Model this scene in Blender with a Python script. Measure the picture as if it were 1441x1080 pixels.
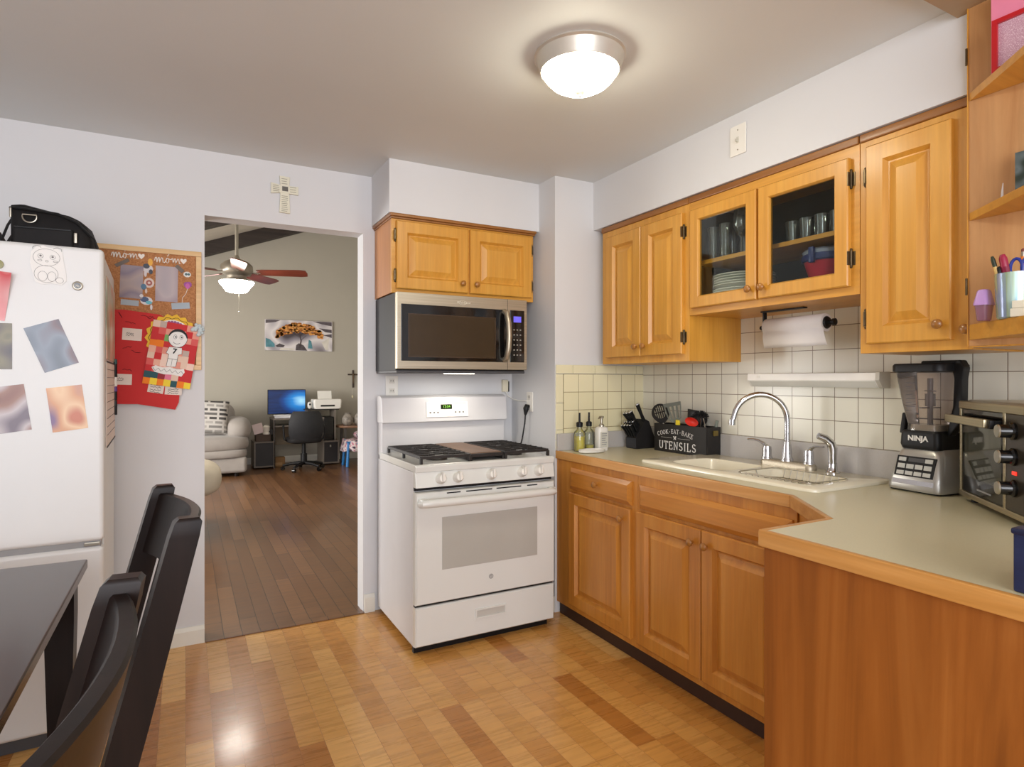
import bpy, bmesh, math, random
from math import sin, cos, pi, radians
from mathutils import Vector, Matrix
random.seed(7)
SC = bpy.context.scene
COL = SC.collection
for o in list(bpy.data.objects):
    bpy.data.objects.remove(o)

# ------------------------------------------------------------------ camera, world, light, exposure
cam_d = bpy.data.cameras.new('camera')
cam = bpy.data.objects.new('camera', cam_d)
COL.objects.link(cam)
cam.location = (0, 0, 1.30)
cam.rotation_euler = (radians(90), 0, radians(-28.29))
cam_d.sensor_width = 36.0
cam_d.lens = 852.9 / 1441 * 36
cam_d.shift_y = -5.26 / 1441
cam_d.clip_start = 0.02
SC.camera = cam

W = bpy.data.worlds.new('daylight')
SC.world = W
W.use_nodes = True
bgn = W.node_tree.nodes['Background']
bgn.inputs[0].default_value = (0.92, 0.93, 1.0, 1)
bgn.inputs[1].default_value = 1.0

SC.view_settings.view_transform = 'Standard'
SC.view_settings.look = 'None'
SC.view_settings.gamma = 1
SC.view_settings.use_curve_mapping = False
SC.view_settings.exposure = 0.3


def light(name, kind, loc, energy, color=(1, 1, 1), rot=(0, 0, 0), size=0.2, size_y=None):
    d = bpy.data.lights.new(name, kind)
    d.energy = energy
    d.color = color
    if kind == 'AREA':
        d.shape = 'RECTANGLE'
        d.size = size
        d.size_y = size_y or size
    elif kind in ('POINT', 'SPOT'):
        d.shadow_soft_size = size
    o = bpy.data.objects.new(name, d)
    o.location = loc
    o.rotation_euler = rot
    COL.objects.link(o)
    return o


# added cool fill behind the camera, stands in for unseen daylight
light('rear_fill', 'AREA', (-0.6, -2.3, 1.55), 105, (0.94, 0.95, 1.0), (radians(90), 0, 0), 3.2, 1.7)
# living room: added fill light on the open left side, no window there
light('living_fill', 'AREA', (-2.6, 6.6, 1.6), 230, (1.0, 0.97, 0.93), (radians(90), 0, radians(-90)), 3.0, 1.8)

# ------------------------------------------------------------------ mesh helpers


class MB:
    def __init__(s, T=None):
        s.bm = bmesh.new()
        s.mi = 0
        s.T = T or Matrix()

    def at(s, T):
        s.T = T
        return s

    def m(s, i):
        s.mi = i
        return s

    def add(s, vs, fs):
        V = [s.bm.verts.new(s.T @ Vector(v)) for v in vs]
        for f in fs:
            try:
                fc = s.bm.faces.new([V[i] for i in f])
                fc.material_index = s.mi
            except ValueError:
                pass
        return s

    def merge(s, tb):
        tb.verts.ensure_lookup_table()
        ix = {v: i for i, v in enumerate(tb.verts)}
        s.add([v.co.copy() for v in tb.verts], [[ix[v] for v in f.verts] for f in tb.faces])
        tb.free()
        return s

    def box(s, x0, x1, y0, y1, z0, z1, b=0, seg=2):
        if x0 > x1: x0, x1 = x1, x0
        if y0 > y1: y0, y1 = y1, y0
        if z0 > z1: z0, z1 = z1, z0
        if b <= 0:
            vs = [(x, y, z) for x in (x0, x1) for y in (y0, y1) for z in (z0, z1)]
            return s.add(vs, [(0, 1, 3, 2), (4, 6, 7, 5), (0, 4, 5, 1), (2, 3, 7, 6), (0, 2, 6, 4), (1, 5, 7, 3)])
        tb = bmesh.new()
        bmesh.ops.create_cube(tb, size=1)
        for v in tb.verts:
            v.co = Vector(((x0 + x1) / 2 + v.co.x * (x1 - x0), (y0 + y1) / 2 + v.co.y * (y1 - y0), (z0 + z1) / 2 + v.co.z * (z1 - z0)))
        b = min(b, 0.49 * min(x1 - x0, y1 - y0, z1 - z0))
        bmesh.ops.bevel(tb, geom=list(tb.edges), offset=b, segments=seg, profile=0.5, affect='EDGES')
        return s.merge(tb)

    def prism(s, poly, h0, h1, ax='z', b=0, seg=2):
        """extrude a 2-D polygon; ax z:(u,v)->(x,y) ; y:(u,v)->(x,z) ; x:(u,v)->(y,z)"""
        def P(u, v, h):
            return (u, v, h) if ax == 'z' else ((u, h, v) if ax == 'y' else (h, u, v))
        n = len(poly)
        vs = [P(u, v, h0) for u, v in poly] + [P(u, v, h1) for u, v in poly]
        fs = [tuple(range(n))[::-1], tuple(range(n, 2 * n))] + [(i, (i + 1) % n, n + (i + 1) % n, n + i) for i in range(n)]
        tb = bmesh.new()
        V = [tb.verts.new(v) for v in vs]
        for f in fs:
            tb.faces.new([V[i] for i in f])
        bmesh.ops.recalc_face_normals(tb, faces=tb.faces)
        if b > 0:
            bmesh.ops.bevel(tb, geom=list(tb.edges), offset=b, segments=seg, profile=0.5, affect='EDGES')
        return s.merge(tb)

    def lathe(s, prof, c=(0, 0, 0), seg=24, axis=None):
        """profile [(r,h)] round +Z (or round 'axis') through c"""
        R = Matrix.Translation(Vector(c))
        if axis is not None:
            R = R @ Vector((0, 0, 1)).rotation_difference(Vector(axis)).to_matrix().to_4x4()
        vs, fs, rows = [], [], []
        for r, h in prof:
            if r < 1e-6:
                rows.append([len(vs)])
                vs.append(R @ Vector((0, 0, h)))
            else:
                rows.append(list(range(len(vs), len(vs) + seg)))
                vs += [R @ Vector((r * cos(2 * pi * k / seg), r * sin(2 * pi * k / seg), h)) for k in range(seg)]
        for a, b in zip(rows, rows[1:]):
            for k in range(seg):
                k2 = (k + 1) % seg
                if len(a) == 1 and len(b) == 1: continue
                if len(a) == 1: fs.append((a[0], b[k2], b[k]))
                elif len(b) == 1: fs.append((a[k], a[k2], b[0]))
                else: fs.append((a[k], a[k2], b[k2], b[k]))
        return s.add(vs, fs)

    def cyl(s, p0, p1, r0, r1=None, seg=20):
        r1 = r0 if r1 is None else r1
        p0, p1 = Vector(p0), Vector(p1)
        L = (p1 - p0).length
        return s.lathe([(0, 0), (r0, 0), (r1, L), (0, L)], p0, seg, (p1 - p0).normalized())

    def tube(s, pts, r, seg=8, closed=False, flat=1.0):
        pts = [Vector(p) for p in pts]
        n = len(pts)
        rs = r if isinstance(r, (list, tuple)) else [r] * n
        vs, fs = [], []
        nrm = None
        for i, p in enumerate(pts):
            a = pts[(i - 1) % n] if (closed or i > 0) else p
            b = pts[(i + 1) % n] if (closed or i < n - 1) else p
            t = (b - a).normalized()
            if nrm is None:
                nrm = t.orthogonal().normalized()
                up = Vector((0, 0, 1))
                if abs(t.dot(up)) < 0.95:
                    nrm = (up - t * t.dot(up)).normalized()
            else:
                nrm = (nrm - t * nrm.dot(t)).normalized()
            bn = t.cross(nrm)
            vs += [p + (nrm * cos(2 * pi * k / seg) * flat + bn * sin(2 * pi * k / seg)) * rs[i] for k in range(seg)]
        for i in range(n if closed else n - 1):
            j = (i + 1) % n
            for k in range(seg):
                k2 = (k + 1) % seg
                fs.append((i * seg + k, i * seg + k2, j * seg + k2, j * seg + k))
        if not closed:
            fs += [tuple(range(seg))[::-1], tuple(range((n - 1) * seg, n * seg))]
        return s.add(vs, fs)

    def ball(s, c, r, seg=16, rings=10):
        rx, ry, rz = r if isinstance(r, (list, tuple)) else (r, r, r)
        c = Vector(c)
        vs, fs, rows = [], [], []
        for i in range(rings + 1):
            a = pi * i / rings - pi / 2
            if i in (0, rings):
                rows.append([len(vs)])
                vs.append(c + Vector((0, 0, rz * sin(a))))
            else:
                rows.append(list(range(len(vs), len(vs) + seg)))
                vs += [c + Vector((rx * cos(a) * cos(2 * pi * k / seg), ry * cos(a) * sin(2 * pi * k / seg), rz * sin(a))) for k in range(seg)]
        for a, b in zip(rows, rows[1:]):
            for k in range(seg):
                k2 = (k + 1) % seg
                if len(a) == 1: fs.append((a[0], b[k2], b[k]))
                elif len(b) == 1: fs.append((a[k], a[k2], b[0]))
                else: fs.append((a[k], a[k2], b[k2], b[k]))
        return s.add(vs, fs)

    def pillow(s, c, hx, hy, hz, p=3.0, seg=32, rings=16):
        """superellipsoid cushion"""
        c = Vector(c)
        def se(v, e): return math.copysign(abs(v) ** e, v)
        e = 2.0 / p
        vs, fs, rows = [], [], []
        for i in range(rings + 1):
            a = pi * i / rings - pi / 2
            if i in (0, rings):
                rows.append([len(vs)])
                vs.append(c + Vector((0, 0, math.copysign(hz, a))))
            else:
                rows.append(list(range(len(vs), len(vs) + seg)))
                vs += [c + Vector((hx * se(cos(a), e) * se(cos(2 * pi * k / seg), e), hy * se(cos(a), e) * se(sin(2 * pi * k / seg), e), hz * se(sin(a), e))) for k in range(seg)]
        for a, b in zip(rows, rows[1:]):
            for k in range(seg):
                k2 = (k + 1) % seg
                if len(a) == 1: fs.append((a[0], b[k2], b[k]))
                elif len(b) == 1: fs.append((a[k], a[k2], b[0]))
                else: fs.append((a[k], a[k2], b[k2], b[k]))
        return s.add(vs, fs)

    def loops(s, L, cap0=True, cap1=True):
        """bridge a list of equal-length closed vertex loops"""
        n = len(L[0])
        vs = [v for l in L for v in l]
        fs = []
        for i in range(len(L) - 1):
            for k in range(n):
                k2 = (k + 1) % n
                fs.append((i * n + k, i * n + k2, (i + 1) * n + k2, (i + 1) * n + k))
        if cap0: fs.append(tuple(range(n))[::-1])
        if cap1: fs.append(tuple(range((len(L) - 1) * n, len(L) * n)))
        return s.add(vs, fs)

    def text(s, body, c, size, T, depth=0.0006, shear=0, bold=0.0, align='CENTER'):
        cu = bpy.data.curves.new('t', 'FONT')
        cu.body = body
        cu.size = size
        cu.extrude = depth
        cu.offset = bold
        cu.shear = shear
        cu.align_x = align
        cu.align_y = 'CENTER'
        ob = bpy.data.objects.new('t', cu)
        COL.objects.link(ob)
        bpy.context.view_layer.update()
        me = bpy.data.meshes.new_from_object(ob.evaluated_get(bpy.context.evaluated_depsgraph_get()))
        M = Matrix.Translation(Vector(c)) @ T
        s.add([M @ v.co for v in me.vertices], [list(p.vertices) for p in me.polygons])
        bpy.data.objects.remove(ob)
        bpy.data.meshes.remove(me)
        bpy.data.curves.remove(cu)
        return s

    def build(s, name, mats, parent=None, loc=None, rz=0, smooth=40, rot=None):
        bmesh.ops.recalc_face_normals(s.bm, faces=s.bm.faces)
        me = bpy.data.meshes.new(name)
        s.bm.to_mesh(me)
        s.bm.free()
        if not isinstance(mats, (list, tuple)): mats = [mats]
        for m_ in mats: me.materials.append(m_)
        if smooth:
            me.polygons.foreach_set('use_smooth', [True] * len(me.polygons))
            me.set_sharp_from_angle(angle=radians(smooth))
        o = bpy.data.objects.new(name, me)
        COL.objects.link(o)
        if smooth and smooth <= 40:
            wn = o.modifiers.new('flat_faces', 'WEIGHTED_NORMAL')
            wn.keep_sharp = True
            wn.weight = 80
        if parent is not None: o.parent = parent
        if loc is not None: o.location = loc
        if rot is not None: o.rotation_euler = rot
        elif rz: o.rotation_euler = (0, 0, rz)
        return o


FRONT = Matrix.Rotation(radians(90), 4, 'X')      # text laid in XZ, read from -Y


def tag(o, label, cat, group=None, kind=None):
    o['label'] = label
    o['category'] = cat
    if group: o['group'] = group
    if kind: o['kind'] = kind
    return o


def thing(name, label, cat, loc=(0, 0, 0), rz=0, group=None):
    o = bpy.data.objects.new(name, None)
    o.empty_display_size = 0.05
    COL.objects.link(o)
    o.location = loc
    o.rotation_euler = (0, 0, rz)
    return tag(o, label, cat, group)


def struct(name, mb, mat, smooth=0, label=None):
    o = mb.build(name, mat, smooth=smooth)
    o['kind'] = 'structure'
    if label: o['label'] = label
    return o


def each(name, mats, parent, mbs, smooth=40):
    return [b.build(name, mats, parent, smooth=smooth) for b in mbs]


def dup(root, loc=None, rz=None, label=None, group=None, rot=None):
    r = root.copy()
    COL.objects.link(r)
    if loc is not None: r.location = loc
    if rz is not None: r.rotation_euler = (0, 0, rz)
    if rot is not None: r.rotation_euler = rot
    if label: r['label'] = label
    if group: r['group'] = group
    for ch in list(root.children):
        c = ch.copy()
        COL.objects.link(c)
        c.parent = r
        for g in list(ch.children):
            d = g.copy()
            COL.objects.link(d)
            d.parent = c
    return r


# ------------------------------------------------------------------ materials
def lin(c):
    if isinstance(c, str):
        c = c.lstrip('#')
        c = tuple(int(c[i:i + 2], 16) for i in (0, 2, 4))
    out = []
    for v in c[:3]:
        v = v / 255.0
        out.append(v / 12.92 if v <= 0.04045 else ((v + 0.055) / 1.055) ** 2.4)
    return (out[0], out[1], out[2], 1)


class NT:
    def __init__(s, name):
        s.mat = bpy.data.materials.new(name)
        s.mat.use_nodes = True
        s.t = s.mat.node_tree
        s.b = s.t.nodes['Principled BSDF']

    def n(s, typ, **kw):
        x = s.t.nodes.new(typ)
        for k, v in kw.items(): setattr(x, k, v)
        return x

    def l(s, a, b): s.t.links.new(a, b)

    def obj(s, scale=(1, 1, 1), rot=(0, 0, 0), loc=(0, 0, 0)):
        tc = s.n('ShaderNodeTexCoord')
        mp = s.n('ShaderNodeMapping')
        mp.inputs['Scale'].default_value = scale
        mp.inputs['Rotation'].default_value = rot
        mp.inputs['Location'].default_value = loc
        s.l(tc.outputs['Object'], mp.inputs['Vector'])
        return mp.outputs[0]

    def ramp(s, fac, stops, interp='LINEAR'):
        r = s.n('ShaderNodeValToRGB')
        r.color_ramp.interpolation = interp
        el = r.color_ramp.elements
        while len(el) < len(stops): el.new(0.5)
        for e, (p, c) in zip(el, stops):
            e.position = p
            e.color = lin(c)
        s.l(fac, r.inputs[0])
        return r.outputs[0]

    def noise(s, vec, scale=5, detail=4, rough=0.55, dist=0):
        x = s.n('ShaderNodeTexNoise')
        x.inputs['Scale'].default_value = scale
        x.inputs['Detail'].default_value = detail
        x.inputs['Roughness'].default_value = rough
        x.inputs['Distortion'].default_value = dist
        s.l(vec, x.inputs['Vector'])
        return x.outputs[0]

    def mix(s, a, b, fac, mode='MIX'):
        x = s.n('ShaderNodeMix', data_type='RGBA', blend_type=mode)
        if hasattr(fac, 'links'): s.l(fac, x.inputs[0])
        else: x.inputs[0].default_value = fac
        for i, v in ((6, a), (7, b)):
            if hasattr(v, 'links'): s.l(v, x.inputs[i])
            else: x.inputs[i].default_value = lin(v)
        return x.outputs[2]

    def bump(s, h, strength=0.2, dist=0.002):
        x = s.n('ShaderNodeBump')
        x.inputs['Strength'].default_value = strength
        x.inputs['Distance'].default_value = dist
        s.l(h, x.inputs['Height'])
        s.l(x.outputs[0], s.b.inputs['Normal'])

    def col(s, c): s.l(c, s.b.inputs['Base Color'])


def mat(name, c, rough=0.5, metal=0.0, var=0.06, vs=6.0, bump=0.0, bs=80.0, emit=0, coat=0, spec=0.5, sheen=0):
    """plain procedural surface: slight tone variation and optional micro bump"""
    N = NT(name)
    base = lin(c)
    v = N.obj()
    nz = N.noise(v, vs, 3)
    r = N.n('ShaderNodeValToRGB')
    e = r.color_ramp.elements
    e[0].position, e[1].position = 0.3, 0.7
    e[0].color = tuple(max(0, x * (1 - var)) for x in base[:3]) + (1,)
    e[1].color = tuple(min(1, x * (1 + var)) for x in base[:3]) + (1,)
    N.l(nz, r.inputs[0])
    N.col(r.outputs[0])
    N.b.inputs['Roughness'].default_value = rough
    N.b.inputs['Metallic'].default_value = metal
    N.b.inputs['Specular IOR Level'].default_value = spec
    N.b.inputs['Coat Weight'].default_value = coat
    N.b.inputs['Coat Roughness'].default_value = 0.15
    if sheen: N.b.inputs['Sheen Weight'].default_value = sheen
    if emit:
        N.l(r.outputs[0], N.b.inputs['Emission Color'])
        N.b.inputs['Emission Strength'].default_value = emit
    if bump: N.bump(N.noise(v, bs, 3), bump)
    return N.mat


def wood(name, a, b, c, axis='z', scale=1.0, rough=0.4, coat=0.2, dist=1.2, bump=0.05):
    """streaky varnished wood; grain runs along 'axis' of the object"""
    N = NT(name)
    s_ = {'x': (0.9, 14, 14), 'y': (14, 0.9, 14), 'z': (14, 14, 0.9)}[axis]
    v = N.obj(tuple(k * scale for k in s_))
    g = N.noise(v, 1.0, 6, 0.6, dist)
    v2 = N.obj(tuple((60 if k > 1 else 2.2) * scale for k in s_))
    f = N.noise(v2, 1.0, 3, 0.6)
    v3 = N.obj(tuple((2.6 if k > 1 else 1.2) * scale for k in s_))
    blot = N.noise(v3, 1.0, 2, 0.5)
    base = N.ramp(g, [(0.28, a), (0.5, b), (0.74, c)])
    fine = N.ramp(f, [(0.35, (205, 205, 205)), (0.6, (255, 255, 255))])
    out = N.mix(base, fine, 0.24, 'MULTIPLY')
    bl = N.ramp(blot, [(0.3, (214, 205, 196)), (0.7, (255, 255, 255))])
    out = N.mix(out, bl, 0.6, 'MULTIPLY')
    N.col(out)
    N.b.inputs['Roughness'].default_value = rough
    N.b.inputs['Coat Weight'].default_value = coat
    N.b.inputs['Coat Roughness'].default_value = 0.2
    if bump: N.bump(f, bump)
    return N.mat


def planks(name, cols, wx, ly, rot, rough, gap=0.004, gapcol=(60, 35, 20), grain=0.35, tint=None, off=0.5, coat=0.2, freq=2):
    """board floor: brick pattern with per-board colour and long grain; boards run along local X after rot"""
    N = NT(name)
    v = N.obj((1, 1, 1), (0, 0, rot))
    br = N.n('ShaderNodeTexBrick', offset=off, offset_frequency=freq, squash=1.0)
    br.inputs['Scale'].default_value = 1.0
    br.inputs['Mortar Size'].default_value = gap
    br.inputs['Mortar Smooth'].default_value = 0.3
    br.inputs['Bias'].default_value = 0.0
    br.inputs['Brick Width'].default_value = ly
    br.inputs['Row Height'].default_value = wx
    br.inputs['Color1'].default_value = (0, 0, 0, 1)
    br.inputs['Color2'].default_value = (1, 1, 1, 1)
    br.inputs['Mortar'].default_value = (0.5, 0.5, 0.5, 1)
    N.l(v, br.inputs['Vector'])
    n = len(cols)
    board = N.ramp(br.outputs['Color'], [(i / (n - 1), c) for i, c in enumerate(cols)])
    vg = N.obj((2.2, 40, 1), (0, 0, rot))
    # shift the grain per board so that it breaks at the joints
    add = N.n('ShaderNodeVectorMath', operation='MULTIPLY_ADD')
    N.l(br.outputs['Color'], add.inputs[0])
    add.inputs[1].default_value = (37, 19, 11)
    N.l(vg, add.inputs[2])
    g = N.noise(add.outputs[0], 1.0, 5, 0.6, 1.0)
    gr = N.ramp(g, [(0.3, (150, 135, 120)), (0.65, (255, 255, 255))])
    c = N.mix(board, gr, grain, 'MULTIPLY')
    c = N.mix(c, gapcol, br.outputs['Fac'])
    N.col(c)
    rr = N.n('ShaderNodeMapRange')
    rr.inputs[3].default_value = rough - 0.06
    rr.inputs[4].default_value = rough + 0.1
    N.l(g, rr.inputs[0])
    N.l(rr.outputs[0], N.b.inputs['Roughness'])
    N.b.inputs['Coat Weight'].default_value = coat
    N.b.inputs['Coat Roughness'].default_value = 0.12
    inv = N.n('ShaderNodeMath', operation='SUBTRACT')
    inv.inputs[0].default_value = 1
    N.l(br.outputs['Fac'], inv.inputs[1])
    N.bump(inv.outputs[0], 0.25, 0.001)
    return N.mat


def tiles(name, c1, c2, grout, pw, ph, uaxis, u0, v0):
    """square wall tiles: u along object axis 'uaxis', v along Z, joints at u0,v0"""
    N = NT(name)
    tc = N.n('ShaderNodeTexCoord')
    sp = N.n('ShaderNodeSeparateXYZ')
    N.l(tc.outputs['Object'], sp.inputs[0])
    cb = N.n('ShaderNodeCombineXYZ')
    su = N.n('ShaderNodeMath', operation='SUBTRACT')
    N.l(sp.outputs[{'x': 0, 'y': 1}[uaxis]], su.inputs[0])
    su.inputs[1].default_value = u0
    sv = N.n('ShaderNodeMath', operation='SUBTRACT')
    N.l(sp.outputs[2], sv.inputs[0])
    sv.inputs[1].default_value = v0
    N.l(su.outputs[0], cb.inputs[0])
    N.l(sv.outputs[0], cb.inputs[1])
    br = N.n('ShaderNodeTexBrick', offset=0.0, squash=1.0)
    br.inputs['Scale'].default_value = 1.0
    br.inputs['Mortar Size'].default_value = 0.0016
    br.inputs['Mortar Smooth'].default_value = 0.3
    br.inputs['Brick Width'].default_value = pw
    br.inputs['Row Height'].default_value = ph
    br.inputs['Color1'].default_value = lin(c1)
    br.inputs['Color2'].default_value = lin(c2)
    br.inputs['Mortar'].default_value = lin(grout)
    N.l(cb.outputs[0], br.inputs['Vector'])
    N.col(br.outputs['Color'])
    N.b.inputs['Roughness'].default_value = 0.22
    inv = N.n('ShaderNodeMath', operation='SUBTRACT')
    inv.inputs[0].default_value = 1
    N.l(br.outputs['Fac'], inv.inputs[1])
    N.bump(inv.outputs[0], 0.5, 0.0015)
    return N.mat


def sheer(name, c, clear=0.8, rough=0.03, spec=None):
    """thin glass or clear plastic: see-through with a fresnel sheen"""
    N = NT(name)
    out = N.t.nodes['Material Output']
    tr = N.n('ShaderNodeBsdfTransparent')
    tr.inputs[0].default_value = lin(c)
    N.b.inputs['Base Color'].default_value = lin(c)
    N.b.inputs['Roughness'].default_value = rough
    N.b.inputs['Specular IOR Level'].default_value = 0.8
    gl = N.n('ShaderNodeBsdfGlossy')
    gl.inputs['Roughness'].default_value = rough
    fr = N.n('ShaderNodeFresnel')
    fr.inputs[0].default_value = spec or 1.5
    m1 = N.n('ShaderNodeMixShader')
    m1.inputs[0].default_value = clear
    N.l(N.b.outputs[0], m1.inputs[1])
    N.l(tr.outputs[0], m1.inputs[2])
    m2 = N.n('ShaderNodeMixShader')
    N.l(fr.outputs[0], m2.inputs[0])
    N.l(m1.outputs[0], m2.inputs[1])
    N.l(gl.outputs[0], m2.inputs[2])
    N.l(m2.outputs[0], out.inputs['Surface'])
    return N.mat


def blurprint(name, cols, scale=9, seed=0, rough=0.35):
    """an out-of-focus photographic print: soft blotches of colour"""
    N = NT(name)
    v = N.obj((1, 1, 1), (0, 0, 0), (seed * 3.7, seed * 1.9, seed * 2.3))
    n = N.noise(v, scale, 0, 0.3, 0.0)
    k = len(cols)
    N.col(N.ramp(n, [(0.25 + 0.5 * i / (k - 1), c) for i, c in enumerate(cols)]))
    N.b.inputs['Roughness'].default_value = rough
    return N.mat


def brushed(name, c, axis='x', rough=0.42):
    N = NT(name)
    s_ = {'x': (2, 220, 220), 'y': (220, 2, 220), 'z': (220, 220, 2)}[axis]
    g = N.noise(N.obj(s_), 1, 3)
    d = tuple(v * 0.86 for v in c)
    N.col(N.ramp(g, [(0.3, d), (0.7, c)]))
    N.b.inputs['Metallic'].default_value = 0.9
    N.b.inputs['Roughness'].default_value = rough
    N.bump(g, 0.06, 0.0005)
    return N.mat


WALL = mat('painted_wall', (214, 214, 215), 0.75, var=0.015, vs=2, bump=0.04, bs=160)
WALLV = mat('living_room_wall_paint', (176, 170, 156), 0.8, var=0.02, vs=2)
CEIL = mat('ceiling_paint', (216, 219, 219), 0.6, var=0.02, vs=1.5, bump=0.05, bs=120)
TRIM = mat('white_trim_paint', (228, 225, 214), 0.4, var=0.03)
MAPLE = wood('honey_maple_upright', (208, 146, 50), (219, 158, 60), (229, 171, 74), 'z')
MAPLEH = wood('honey_maple_level', (208, 146, 50), (219, 158, 60), (229, 171, 74), 'x')
MAPLED = wood('maple_edge_band', (134, 82, 30), (152, 98, 40), (170, 114, 52), 'x')
PLY = wood('pale_plywood', (186, 134, 82), (204, 154, 100), (214, 168, 116), 'z', 0.55, 0.5, 0.05, 2.5)
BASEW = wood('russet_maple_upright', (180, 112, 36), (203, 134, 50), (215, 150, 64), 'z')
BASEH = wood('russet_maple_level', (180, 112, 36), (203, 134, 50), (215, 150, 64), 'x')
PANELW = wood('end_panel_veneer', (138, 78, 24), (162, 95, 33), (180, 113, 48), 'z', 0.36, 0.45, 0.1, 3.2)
EDGEW = wood('counter_edge_wood', (196, 136, 62), (212, 154, 82), (226, 172, 104), 'y')
TOEK = mat('toe_kick_brown', (58, 34, 20), 0.6)
KNOBW = mat('turned_wood_knob', (160, 106, 44), 0.3, var=0.12, vs=40, coat=0.4)
BRONZE = mat('dark_bronze', (96, 82, 60), 0.35, 0.8, var=0.2, vs=60)
LAMI = mat('counter_laminate', (204, 196, 164), 0.28, var=0.03, vs=180)
LAMIG = mat('laminate_splash', (184, 180, 176), 0.4, var=0.03, vs=180)
TILE_R = tiles('cream_tile_sink_wall', (224, 221, 205), (229, 226, 210), (120, 104, 84), 0.1033, 0.102, 'y', 1.421, 1.022)
TILE_B = tiles('cream_tile_return', (224, 216, 178), (230, 222, 186), (140, 124, 84), 0.102, 0.102, 'x', 1.867, 1.026)
TILE_E = mat('tile_trim_cream', (226, 219, 184), 0.25, var=0.02)
LAMINATE = planks('laminate_boards', [(172, 110, 46), (192, 130, 58), (218, 164, 88), (204, 146, 72), (232, 182, 110)], 0.088, 0.56, radians(90), 0.26, 0.0008, (140, 84, 40), 0.4, off=0.37, freq=3)
DARKFLOOR = planks('dark_wood_boards', [(106, 70, 42), (120, 82, 50), (138, 98, 64), (112, 76, 46)], 0.085, 1.2, radians(90), 0.3, 0.0018, (30, 18, 12), 0.5)
WHITE_E = mat('white_enamel', (218, 219, 214), 0.18, var=0.01, coat=0.3)
WHITE_S = mat('white_painted_steel', (206, 205, 206), 0.35, var=0.02)
WHITE_F = mat('white_textured_steel', (220, 220, 218), 0.4, var=0.01, bump=0.05, bs=300)
WHITE_P = mat('white_plastic', (232, 229, 221), 0.35, var=0.01)
GREYG = mat('grey_oven_glass', (176, 174, 166), 0.08, var=0.02)
BLACK_P = mat('black_plastic', (20, 20, 21), 0.42, var=0.1, spec=0.3)
BLACK_G = mat('black_gloss', (16, 15, 15), 0.08, var=0.1)
BLACK_M = mat('black_matte', (30, 28, 28), 0.7, var=0.15, bump=0.1, bs=200, spec=0.25)
IRON = mat('cast_iron', (34, 30, 28), 0.55, var=0.2, vs=30, bump=0.15, bs=300)
STEEL = brushed('brushed_steel', (196, 186, 166), 'x')
STEELV = brushed('brushed_steel_upright', (196, 186, 166), 'z')
CHROME = mat('chrome', (204, 204, 206), 0.16, 1.0, var=0.02)
SATIN = mat('satin_nickel', (176, 170, 156), 0.3, 0.9, var=0.04)
DGREY = mat('dark_grey', (72, 72, 74), 0.5)
GREY = mat('mid_grey', (140, 140, 140), 0.5)
PAPER = mat('white_paper', (236, 234, 230), 0.8, var=0.015)
INK = mat('pencil_grey', (120, 118, 118), 0.8)
INKB = mat('black_ink', (28, 26, 28), 0.7)
RED = mat('red_card', (196, 34, 34), 0.7, var=0.05)
YEL = mat('yellow_card', (232, 184, 48), 0.7)
CREAM = mat('cream_sink', (232, 225, 202), 0.2, var=0.02, coat=0.3)

# ================================================================== SETTING
RW = 2.45      # sink wall plane
BY = 3.375     # doorway wall plane
CH = 2.44
# floors
struct('floor', MB().box(-2.5, RW, -2.0, BY + 0.01, -0.05, 0), LAMINATE)
struct('floor.001', MB().box(-3.2, 3.1, BY + 0.01, 10.2, -0.05, -0.002), DARKFLOOR)
mb = MB().box(0.085, 0.875, BY - 0.02, BY + 0.03, 0, 0.006, 0.002)
struct('trim_1', mb, DARKFLOOR, label='dark wooden threshold strip in the doorway')
# walls
DX0, DX1, DZ = 0.082, 0.872, 2.118
mb = MB()
mb.box(-2.5, DX0, BY, BY + 0.12, 0, 4.5).box(DX1, RW + 0.12, BY, BY + 0.12, 0, 4.5).box(DX0, DX1, BY, BY + 0.12, DZ, 4.5)
struct('wall_back', mb, WALL)
struct('wall_right', MB().box(RW, RW + 0.12, -2.0, BY, 0, CH + .05), WALL)
struct('wall_left', MB().box(-2.62, -2.5, -2.0, BY + .12, 0, CH + .05), WALL)
struct('ceiling', MB().box(-2.62, RW + 0.12, -2.0, BY, CH, CH + 0.1), CEIL)
struct('wall_return', MB().box(1.815, RW, 2.866, BY, 0, CH), WALL, label='boxed-out wall beside the range')
struct('wall_soffit', MB().box(0.92, 1.815, 3.04, BY, 2.163, CH), WALL, label='soffit above the microwave cabinet')
struct('wall_soffit.001', MB().box(2.077, RW, 0.2, 2.866, 2.163, CH), WALL, label='soffit above the sink wall cabinets')
struct('wall_soffit.002', MB().box(1.2, 2.076, 0.2, 0.985, 2.405, CH), mat('tan_soffit', (176, 150, 118), .6), label='tan soffit over the peninsula shelves')  # whole block in one even tan
# tiles
struct('trim_2', MB().box(RW - 0.008, RW, 0.35, 2.866, 0.9, 1.62), TILE_R, label='cream square tiles on the sink wall')
mb = MB().box(1.867, RW - 0.008, 2.858, 2.866, 0.9, 1.332)
struct('trim_3', mb, TILE_B, label='cream square tiles on the return wall')
mb = MB()
xs = [1.817, 1.93, 2.083, 2.236, 2.389, 2.441]
for a, b in zip(xs, xs[1:]): mb.box(a + .001, b - .001, 2.857, 2.866, 1.334, 1.384, .003)
z = 0.905
for z1 in (0.96, 1.02, 1.17, 1.332): mb.box(1.817, 1.865, 2.857, 2.866, z + .001, z1 - .001, .003); z = z1
struct('trim_4', mb, TILE_E, 40, label='cream border tiles round the return wall tiling')
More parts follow.
